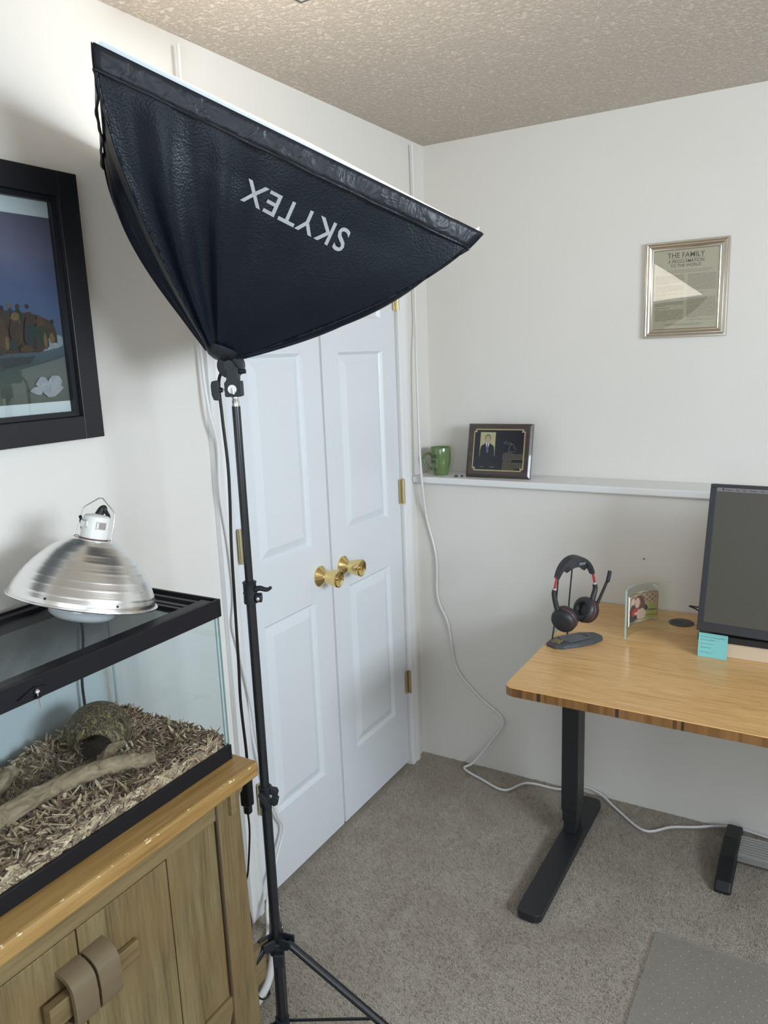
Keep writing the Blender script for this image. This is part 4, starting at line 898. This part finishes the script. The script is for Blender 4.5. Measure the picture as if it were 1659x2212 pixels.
cord('white_cable',[(.024,-1.255,H-.03),(.022,-1.262,1.9),(.022,-1.262,1.60),(.030,-1.258,1.48),(.030,-1.238,1.40),(.026,-1.240,1.28),(.026,-1.224,1.13),(.026,-1.218,1.0),(.026,-1.232,.914),(.026,-1.212,.82),(.026,-1.185,.66),(.024,-1.172,.55),(.022,-1.14,.40),(.020,-1.102,.277),(.020,-1.078,.218),(.024,-1.115,.16),(.045,-1.20,.07),(.08,-1.25,.012),(.12,-1.32,.009)],.0045,'white cable running down the door casing beside the softbox stand')
cord('white_extension_cord',[(.040,-1.16,.012),(.07,-1.20,.012),(.12,-1.27,.012),(.20,-1.40,.012),(.22,-1.52,.012)],.010,'thick white extension cord on carpet behind the tripod hub')
# ================================================================== DESK
DX0,DX1,DYF,DYB,DZT=.668,2.19,-.924,-.138,.742
desk=thing('standing_desk','bamboo topped standing desk with black telescopic leg and foot','desk',(1.4,-.53,0))
def rrect(x0,x1,y0,y1,r,n=8):
    o=[]
    for cx_,cy_,a0 in ((x1-r,y0+r,-90),(x1-r,y1-r,0),(x0+r,y1-r,90),(x0+r,y0+r,180)):
        for k in range(n+1): a=math.radians(a0+90*k/n); o.append((cx_+r*math.cos(a),cy_+r*math.sin(a)))
    return o
rp=rrect(DX0,DX1,DYF,DYB,.030); n=len(rp)
tb=MB(); zt=DZT; zb=DZT-.025; e=.0018
inner=rrect(DX0+e,DX1-e,DYF+e,DYB-e,.030-e)
v=[(x,y,zb) for x,y in rp]+[(x,y,zt-e) for x,y in rp]+[(x,y,zt) for x,y in inner]
f=[tuple(range(n))[::-1],tuple(range(2*n,3*n))]+[(i_,(i_+1)%n,n+(i_+1)%n,n+i_) for i_ in range(n)]+[(n+i_,n+(i_+1)%n,2*n+(i_+1)%n,2*n+i_) for i_ in range(n)]
tb.add(v,f); tb.m=[1,0]+[1]*n+[0]*n
build('desktop',tb,[M['bamboo'],M['bedge']],parent=desk)
def deskleg(x):
    build('leg',MB().box((x-.009,-.455,.115),(x+.045,-.378,.718)),M['deskmetal'],parent=desk,bevel=.003,label='upper telescopic leg tube')
    build('leg_stage',MB().box((x-.0055,-.452,.075),(x+.0425,-.381,.19)),M['deskmetal'],parent=desk,bevel=.002)
    build('leg_stage',MB().box((x-.002,-.449,.034),(x+.0395,-.384,.12)),M['deskmetal'],parent=desk,bevel=.002)
    ft=MB(); fp=rrect(x-.012,x+.062,-.866,-.205,.022,6)
    ft.prism(fp,lambda a,b:(a,b,.006),lambda a,b:(a,b,.034)); fo=build('foot',ft,M['deskmetal'],parent=desk,bevel=.004)
    for y in (-.84,-.235): build('glide',MB().cyl((x+.024,y,0),(x+.024,y,.008),.018,16),M['rubber'],parent=desk)
    build('arm_plate',MB().box((x+.006,-.84,.698),(x+.040,-.20,.7165)),M['deskmetal'],parent=desk,bevel=.002)
deskleg(.690); deskleg(2.09)
build('crossbar',MB().box((.735,-.447,.675),(2.09,-.387,.712)),M['deskmetal'],parent=desk,bevel=.002)
# cable grommet (set in the desktop)
gm=build('cable_grommet',MB().lathe([(0,0),(.036,0),(.038,.0006),(.0385,.0012),(.036,.0024),(0,.0024)],(.998,-.243,DZT),(0,0,1),36),mat('grommet_grey',(.06,.06,.062),.5),parent=desk,smooth=30)
gh=MB().lathe([(0,.0025),(.016,.0025),(.016,.0028),(0,.0028)],(.984,-.246,DZT),(0,0,1),24); build('cable_hole',gh,M['blackplastic'],parent=desk)
# ------------------------------------------------------------------ foot rest / ribbed bar under the desk
fr_=thing('under_desk_footrest','black end plate with ribbed grey aluminium bar lying under the desk','footrest',(1.2,-.33,0))
def FE(y,z): return (y,z)
fe=[(-.486,0),(-.490,.012),(-.470,.034),(-.38,.060),(-.28,.064),(-.19,.052),(-.168,.040),(-.165,.0)]
build('end_plate',MB().prism(fe,lambda y,z:(1.158,y,z),lambda y,z:(1.205,y,z)),mat('footrest_black',(.010,.011,.012),.55),parent=fr_,bevel=.008,seg=3)
rbm=MB()
rbm.box((1.205,-.335,.022),(1.85,-.225,.044))
for k in range(8): rbm.box((1.2055,-.334+k*.0137,.044),(1.85,-.3255+k*.0137,.0480))
build('ribbed_bar',rbm,mat('brushed_grey_bar',(.50,.50,.48),.35,metal=.6),parent=fr_,bevel=.0006)
build('end_plate',MB().prism(fe,lambda y,z:(1.85,y,z),lambda y,z:(1.885,y,z)),M['blackplastic'],parent=fr_,bevel=.008)
# ------------------------------------------------------------------ chair mat
cm=thing('chair_mat','clear studded plastic chair mat on the carpet at the lower right','chair mat',(1.6,-1.4,.004))
mm_=bpy.data.materials.new('clear_vinyl'); mm_.use_nodes=True; nt=mm_.node_tree; p=nt.nodes['Principled BSDF']; p.inputs['Base Color'].default_value=(.44,.41,.37,1); p.inputs['Roughness'].default_value=.35
t=nt.nodes.new('ShaderNodeBsdfTransparent'); t.inputs[0].default_value=(.96,.955,.94,1); x=nt.nodes.new('ShaderNodeMixShader'); x.inputs[0].default_value=.28
nt.links.new(t.outputs[0],x.inputs[1]); nt.links.new(p.outputs[0],x.inputs[2]); nt.links.new(x.outputs[0],nt.nodes['Material Output'].inputs[0])
build('sheet',MB().prism(rrect(1.043,2.26,-1.95,-.735,.015,4),lambda a,b:(a,b,.0078),lambda a,b:(a,b,.0098)),mm_,parent=cm)
sd=MB()
for i_ in range(26):
    for j_ in range(30):
        x_=1.075+i_*.030+(.015 if j_%2 else 0); y_=-.775-j_*.026
        if x_<1.85: sd.add([(x_-.0014,y_,.0099),(x_,y_-.0014,.0099),(x_+.0014,y_,.0099),(x_,y_+.0014,.0099),(x_,y_,.0113)],[(0,1,4),(1,2,4),(2,3,4),(3,0,4)])
build('stud',sd,mat('stud_clear',(.62,.60,.56),.15),parent=cm)['kind']='stuff'
# ------------------------------------------------------------------ monitor + riser
ms=thing('monitor','large flat monitor with black bezel at the right edge of the desk','monitor',(1.43,-.5,DZT))
MA=Vector((1.079,-.500,.8190)); ang=math.radians(-5); mu=Vector((math.cos(ang),math.sin(ang),.008)).normalized(); lean=math.radians(6.3); mv=Vector((.035,math.sin(lean),math.cos(lean))).normalized(); mw=mu.cross(mv).normalized()
if mw.y>0: mw=-mw
MQ=lambda p:MA+mu*p[0]+mv*p[1]+mw*p[2]
MW,MH=.715,.412
mb=MB(); mb.box((0,0,-.020),(MW,MH,-.002),T=MQ); build('back_shell',mb,M['blackplastic'],parent=ms,bevel=.003)
mb=MB()
bl=.017
for a,b in (((0,0),(MW,.026)),((0,MH-.009),(MW,MH)),((0,.026),(bl,MH-.009)),((MW-bl,.026),(MW,MH-.009))): mb.box((a[0],a[1],-.004),(b[0],b[1],.0015),T=MQ)
build('bezel',mb,mat('monitor_bezel',(.030,.034,.040),.42),parent=ms,bevel=.0015)
scr_=mat('screen_glass',(.035,.034,.030),.30,spec=.5,emit=(.30,.29,.24),es=.13)
build('screen',MB().box((bl,.026,-.002),(MW-bl,MH-.009,.0002),T=MQ),scr_,parent=ms)
mb=MB(); mb.box((bl,MH-.0195,.0002),(MW-bl,MH-.009,.0005),T=MQ); menu=build('menu_bar',mb,mat('menu_bar_grey',(.10,.10,.10),.4,emit=(.34,.35,.35),es=.22),parent=ms)
mb=MB(); yk=MH-.0165
ap_=[(.0,.0045),(.0008,.0058),(.002,.0060),(.0028,.0056),(.0036,.0060),(.0046,.0055),(.0041,.0042),(.0047,.0028),(.0040,.0010),(.0033,.0004),(.0026,.0008),(.0017,.0004),(.0008,.0012),(.0001,.0030)]
mb.add([MQ((.031+a,yk+b-.0006,.0007)) for a,b in ap_],[tuple(range(len(ap_)))]); mb.add([MQ((.031+a,yk+b-.0006,.0007)) for a,b in ((.0024,.0061),(.0032,.0064),(.0034,.0073),(.0026,.0069))],[(0,1,2,3)])
for s,u,wd in (('Notes',.0405,.0150),('File',.0660,.0080),('Edit',.0830,.0085),('Format',.1000,.0165),('View',.1255,.0110),('Window',.1455,.0190),('Help',.172,.011)):
    tadd(mb,tfit(s,wd,.0042,.01),lambda a,b:MQ((u+a,yk+b,.0007)))
build('menu_text',mb,mat('menu_text_dark',(.02,.02,.02),.5),parent=menu)
build('support',MB().box((1.11,-.497,.8205),(1.70,-.40,.838)).box((1.30,-.46,.8045),(1.50,-.38,.95)),M['blackplastic'],parent=ms,bevel=.002)
rs_=thing('monitor_riser','beige riser block under the monitor with a black base plate','riser',(1.4,-.4,DZT))
build('riser_block',MB().box((1.0875,-.478,DZT),(1.72,-.26,DZT+.043)),mat('beige_riser',(.62,.50,.36),.55),parent=rs_,bevel=.0015)
build('base_plate',MB().box((1.081,-.486,DZT+.0432),(1.73,-.25,DZT+.0620)),M['blackplastic'],parent=rs_,bevel=.002)
cord('black_usb_cable',[(1.098,-.45,.868),(1.072,-.448,.868),(1.050,-.446,.868),(1.062,-.442,.862),(1.085,-.438,.852),(1.13,-.42,.842)],.0022,'short black cable looping out of the monitor left side',M['rubber'])
# sticky note
nt_=thing('sticky_note','turquoise handwritten sticky note leaning on the beige riser','sticky note',(1.123,-.50,DZT))
NA=Vector((1.0850,-.4990,DZT+.0003)); nu=Vector((.998,-.03,0)).normalized(); nv=Vector((.0,.13,.99)).normalized(); nw=nu.cross(nv); 
if nw.y>0: nw=-nw
NQ=lambda a,b,c_=0:NA+nu*a+nv*b+nw*c_
def npt(u,v,w_): return NQ(u*.076,v*.068,w_+.004*(u-.5)**2)
mb=MB().grid(lambda u,v:npt(u,v,0),10,10); build('note_pad',mb,mat('turquoise_paper',(.21,.56,.55),.7),parent=nt_,solid=.0012)
mb=MB()
for s,u,v,wd,h in (('Choose to be grateful',.05,.80,.84,.075),('and positive',.06,.68,.50,.075),('express patience',.07,.53,.46,.05),('spread joy',.08,.36,.36,.075),('Have fun :)',.06,.16,.42,.075)):
    vv,ff=tfit(s,wd,h,-.01); mb.add([npt(u+a+b*.3,v+b,.0010) for a,b in vv],ff)
build('handwriting',mb,mat('pencil_grey',(.06,.16,.18),.6),parent=nt_)
# ------------------------------------------------------------------ curved glass photo frame
cf=thing('curved_photo_frame','curved glass photo frame with couple portrait standing on the desk','photo frame',(.92,-.40,DZT))
q0_=Vector((.876,-.452,0)); q1_=Vector((.977,-.320,0)); ch=(q1_-q0_); cl_=ch.length; cu_=ch.normalized(); cn=Vector((cu_.y,-cu_.x,0))   # cn points toward viewer/right
def CG(u,z,off=0):
    b=.034*4*u*(1-u); d=.034*4*(1-2*u)/cl_; t_=(cu_-cn*d).normalized(); nrm=Vector((t_.y,-t_.x,0))
    return q0_+cu_*(u*cl_)-cn*b+nrm*off+Vector((0,0,z))
mb=MB()
nu_=20
for o_ in (0,): 
    v=[CG(i_/nu_,z,o2) for i_ in range(nu_+1) for (z,o2) in ((DZT,0),(DZT+.152,0),(DZT+.152,-.005),(DZT,-.005))]
    f=[]
    for i_ in range(nu_):
        for q in range(4): j=(q+1)%4; f.append((i_*4+q,i_*4+j,(i_+1)*4+j,(i_+1)*4+q))
    mb.add(v,f)
build('glass_sheet',mb,glassm('frame_glass',(.93,.96,.94),1.5),parent=cf,smooth=40)
build('glass_edge',MB().add([CG(0,DZT),CG(0,DZT+.152),CG(0,DZT+.152,-.005)-cu_*.0004,CG(0,DZT,-.005)-cu_*.0004],[(0,1,2,3)]).add([CG(i_/nu_,DZT+.1522,o2) for i_ in range(nu_+1) for o2 in (0,-.005)],[(2*i_,2*i_+1,2*i_+3,2*i_+2) for i_ in range(nu_)]),M['glassedge'],parent=cf)
cm_=[mat('photo_'+n_,c_,.4) for n_,c_ in (('tan',(.36,.29,.20)),('green',(.30,.33,.10)),('charcoal',(.05,.06,.065)),('red',(.42,.05,.05)),('hair',(.15,.085,.06)),('skin',(.52,.38,.30)),('cream',(.50,.42,.32)),('brown',(.22,.15,.11)))]
def el(u,v,a,b,c_,d_): return ((u-a)/c_)**2+((v-b)/d_)**2<1
def pm_(u,v):
    m_=0
    if v>.62 and u>.55: m_=7 if (math.sin(u*40)*math.sin(v*33)>.2) else 0
    if v<.56 and u>.55: m_=1
    if v<.56 and u>.55 and abs(v-.36+.05*(u-.5))<.015: m_=2
    if v<.30 and u>.55 and abs(v-.14)<.012: m_=7
    if el(u,v,.22,.28,.19,.34): m_=2
    if el(u,v,.68,.42,.10,.13): m_=2
    if el(u,v,.48,.66,.20,.26): m_=4
    if el(u,v,.60,.50,.10,.20): m_=4
    if el(u,v,.22,.82,.11,.13): m_=7
    if el(u,v,.24,.74,.09,.12): m_=5
    if el(u,v,.43,.65,.10,.19): m_=5
    if el(u,v,.33,.30,.14,.19): m_=3
    if el(u,v,.30,.12,.22,.09): m_=2
    if el(u,v,.60,.22,.13,.20): m_=6
    if el(u,v,.50,.22,.09,.18): m_=5
    if el(u,v,.38,.27,.06,.06): m_=5
    return m_
mb=MB(); mb.grid(lambda u,v:CG(.10+.68*u,DZT+.038+.086*v,.0012),60,50,mf=pm_); build('photo_print',mb,cm_,parent=cf)
mb=MB(); 
for z in (DZT+.034,DZT+.126): mb.tube([CG(.08+.72*k/16,z,.0016) for k in range(17)],.0030,6,smooth=False)
for u in (.08,.80): mb.tube([CG(u,DZT+.034,.0016),CG(u,DZT+.126,.0016)],.0030,6,smooth=False)
build('silver_border',mb,M['beads'],parent=cf,smooth=50)
# ------------------------------------------------------------------ headset stand + headset + coin
SCt=Vector((.745,-.545,DZT)); se_=Vector((.65,.76,0)).normalized(); sp=Vector((.76,-.65,0))      # se_: ear axis (away, right), sp: toward camera right
def HQ(a,b,z): return SCt+se_*a+sp*b+Vector((0,0,z))
hst=thing('headset_stand','dark grey headset stand with tray base and thin black rods on the desk','headset stand',SCt)
bp=[(-.088,-.012),(-.080,.022),(-.058,.036),(-.01,.041),(.045,.038),(.085,.022),(.094,.004),(.088,-.022),(.050,-.040),(-.01,-.042),(-.060,-.034)]
gr_=mat('stand_grey',(.055,.062,.068),.4)
mb=MB(); sc_=.86
mb.prism(bp,lambda a,b:HQ(a,b,0.0),lambda a,b:HQ(a,b,.009)); 
nb_=len(bp); v=[HQ(a,b,.009) for a,b in bp]+[HQ(a*.90,b*.84,.0145) for a,b in bp]; mb.add(v,[(i_,(i_+1)%nb_,nb_+(i_+1)%nb_,nb_+i_) for i_ in range(nb_)]+[tuple(range(nb_,2*nb_))])
build('base',mb,gr_,parent=hst,bevel=.001)
mb=MB(); tr_=[(-.038,-.026),(.036,-.030),(.052,-.006),(.046,.020),(-.030,.026),(-.046,.004)]
inn_=[(a*.86,b*.82) for a,b in tr_]; n_=6
v=[HQ(a,b,.0145) for a,b in tr_]+[HQ(a,b,.0175) for a,b in tr_]+[HQ(a,b,.0175) for a,b in inn_]+[HQ(a,b,.0150) for a,b in inn_]
mb.add(v,[(k*n_+i_,k*n_+(i_+1)%n_,(k+1)*n_+(i_+1)%n_,(k+1)*n_+i_) for k in range(3) for i_ in range(n_)]+[tuple(range(3*n_,4*n_))])
build('tray',mb,mat('tray_grey',(.10,.105,.11),.4),parent=hst)
mb=MB(); mb.tube([HQ(-.058,-.028,.012),HQ(-.052,-.026,.06),HQ(-.040,-.024,.215),HQ(-.034,-.024,.226),HQ(-.010,-.026,.2275),HQ(-.004,-.027,.226)],.0023,8,smooth=False)
mb.tube([HQ(-.002,-.034,.013),HQ(.000,-.030,.12),HQ(.003,-.020,.226)],.0023,8,smooth=False)
build('rod',mb,M['blackplastic'],parent=hst,smooth=50)
hs_=thing('headset','black and red headset with boom microphone hung on its stand','headset',SCt+Vector((0,0,.05)))
def arcpt(t,rx=.070,z0=.135,h=.118): a=math.pi*t; return (-rx*math.cos(a),z0+h*math.sin(a)**.85)
# headband top (wide pad) as swept flat band
def band(t0,t1,wd,th,rx,z0,h,n_=20):
    mb=MB(); v=[]
    for k in range(n_+1):
        t=t0+(t1-t0)*k/n_; a,z=arcpt(t,rx,z0,h); a2,z2=arcpt(min(t+.01,1),rx,z0,h); d=Vector((a2-a,0,z2-z)).normalized(); nr=Vector((-d.z,0,d.x)); 
        w_=wd*(1-.55*abs(2*(t-t0)/(t1-t0)-1)**3)
        for s,q in ((-1,-1),(1,-1),(1,1),(-1,1)): v.append(HQ(a+nr.x*th*q*.5,-.002+s*w_/2,z+nr.z*th*q*.5))
    f=[]
    for k in range(n_):
        for q in range(4): j=(q+1)%4; f.append((k*4+q,k*4+j,(k+1)*4+j,(k+1)*4+q))
    f+=[(0,1,2,3),(n_*4+3,n_*4+2,n_*4+1,n_*4)]; return mb.add(v,f)
hm=mat('headset_black',(.020,.023,.027),.48)
build('headband',band(.17,.83,.032,.010,.070,.135,.128,32),hm,parent=hs_,smooth=50)
build('headband_pad',band(.30,.70,.030,.022,.064,.130,.118,24),hm,parent=hs_,smooth=50)
redm=mat('headset_red',(.38,.035,.035),.35); slv=mat('headset_silver_ring',(.60,.60,.62),.3,metal=.6)
for s in (-1,1):
    a1,z1_=arcpt(.17 if s<0 else .83,.070,.135,.128); a2,z2_=arcpt(.085 if s<0 else .915,.071,.135,.128)
    build('slider',MB().tube([HQ(a1,0,z1_+.006),HQ(a2,0,z2_)],.0040,8,smooth=False),redm,parent=hs_,label='red metal slider')
    build('slider_ring',MB().cyl(HQ(a2,0,z2_-.003),HQ(a2+.0*s,0,z2_+.003),.0062,12),slv,parent=hs_)
    zl=.098 if s<0 else .122
    mbb=MB(); 
    mbb.tube([HQ(a2,0,z2_-.002),HQ(s*.070,0,.158),HQ(s*.062,.004,zl+.018),HQ(s*.054,.006,zl-.004)],[.0068,.0072,.0080,.0085],10)
    build('yoke',mbb,hm,parent=hs_,smooth=50)
    # ear cup: axis mostly along ear axis, swivelled
    ax_=(se_*s+Vector((0,0,-.38))+sp*(.55 if s<0 else -.15)).normalized(); cc_=HQ(s*.037,.008 if s<0 else 0,zl-.014 if s<0 else zl-.024)
    R0=.038
    build('ear_cup',MB().lathe([(0,.026),(R0*.72,.026),(R0*.90,.022),(R0,.014),(R0,.004)],cc_,ax_,36,cap=False),hm,parent=hs_,smooth=40)
    build('cup_ring',MB().lathe([(R0*1.0,.0045),(R0*1.015,.0035),(R0*1.0,.0025)],cc_,ax_,36,cap=False),redm,parent=hs_)
    build('ear_pad',MB().lathe([(R0,.003),(R0*1.03,-.004),(R0*.95,-.015),(R0*.72,-.018),(R0*.5,-.013),(R0*.45,-.004),(0,-.004)],cc_,ax_,36,cap=False),mat('ear_pad_leather',(.028,.027,.030),.42),parent=hs_,smooth=60)
build('microphone_boom',MB().tube([HQ(.072,.006,.108),HQ(.088,.012,.150),HQ(.098,.016,.178),HQ(.102,.018,.186),HQ(.107,.019,.214)],[.0050,.0042,.0042,.0062,.0058],10),hm,parent=hs_,smooth=50)
build('headband_badge',MB().box((-.011,-.0005,-.004),(.011,.0005,.004),T=lambda p:HQ(.014+p[0],.0155+p[1],.247+p[2])),mat('badge_grey',(.13,.14,.16),.4),parent=hs_)
cn_=thing('brass_coin','round brass challenge coin lying on the headset stand base','coin',HQ(-.064,.006,.0148))
build('coin_disc',MB().lathe([(0,0),(.0160,0),(.0165,.0008),(.0165,.0018),(.0160,.0024),(.0145,.0020),(0,.0020)],HQ(-.062,.006,.0150),(0,0,1),36),mat('coin_brass',(.42,.35,.20),.3,metal=1),parent=cn_,smooth=30)
mb=MB(); 
for q in (-.006,0,.006): mb.tube([HQ(-.062+q,.006-.007,.0172),HQ(-.062+q,.006+.007,.0172)],.0007,5,smooth=False)
mb.tube([HQ(-.062+.0125*math.cos(t/4),.006+.0125*math.sin(t/4),.0172) for t in range(26)],.0005,5,smooth=False)
build('coin_relief',mb,mat('coin_dark',(.12,.10,.06),.4,metal=.8),parent=cn_)

# nail left in the lower back wall
tag(build('wall_nail',MB().cyl((.855,-.134,.9105),(.855,-.1385,.9105),.0022,10),mat('nail_dark',(.08,.07,.06),.5)),'tiny dark nail stuck in the lower back wall above the headset','nail')
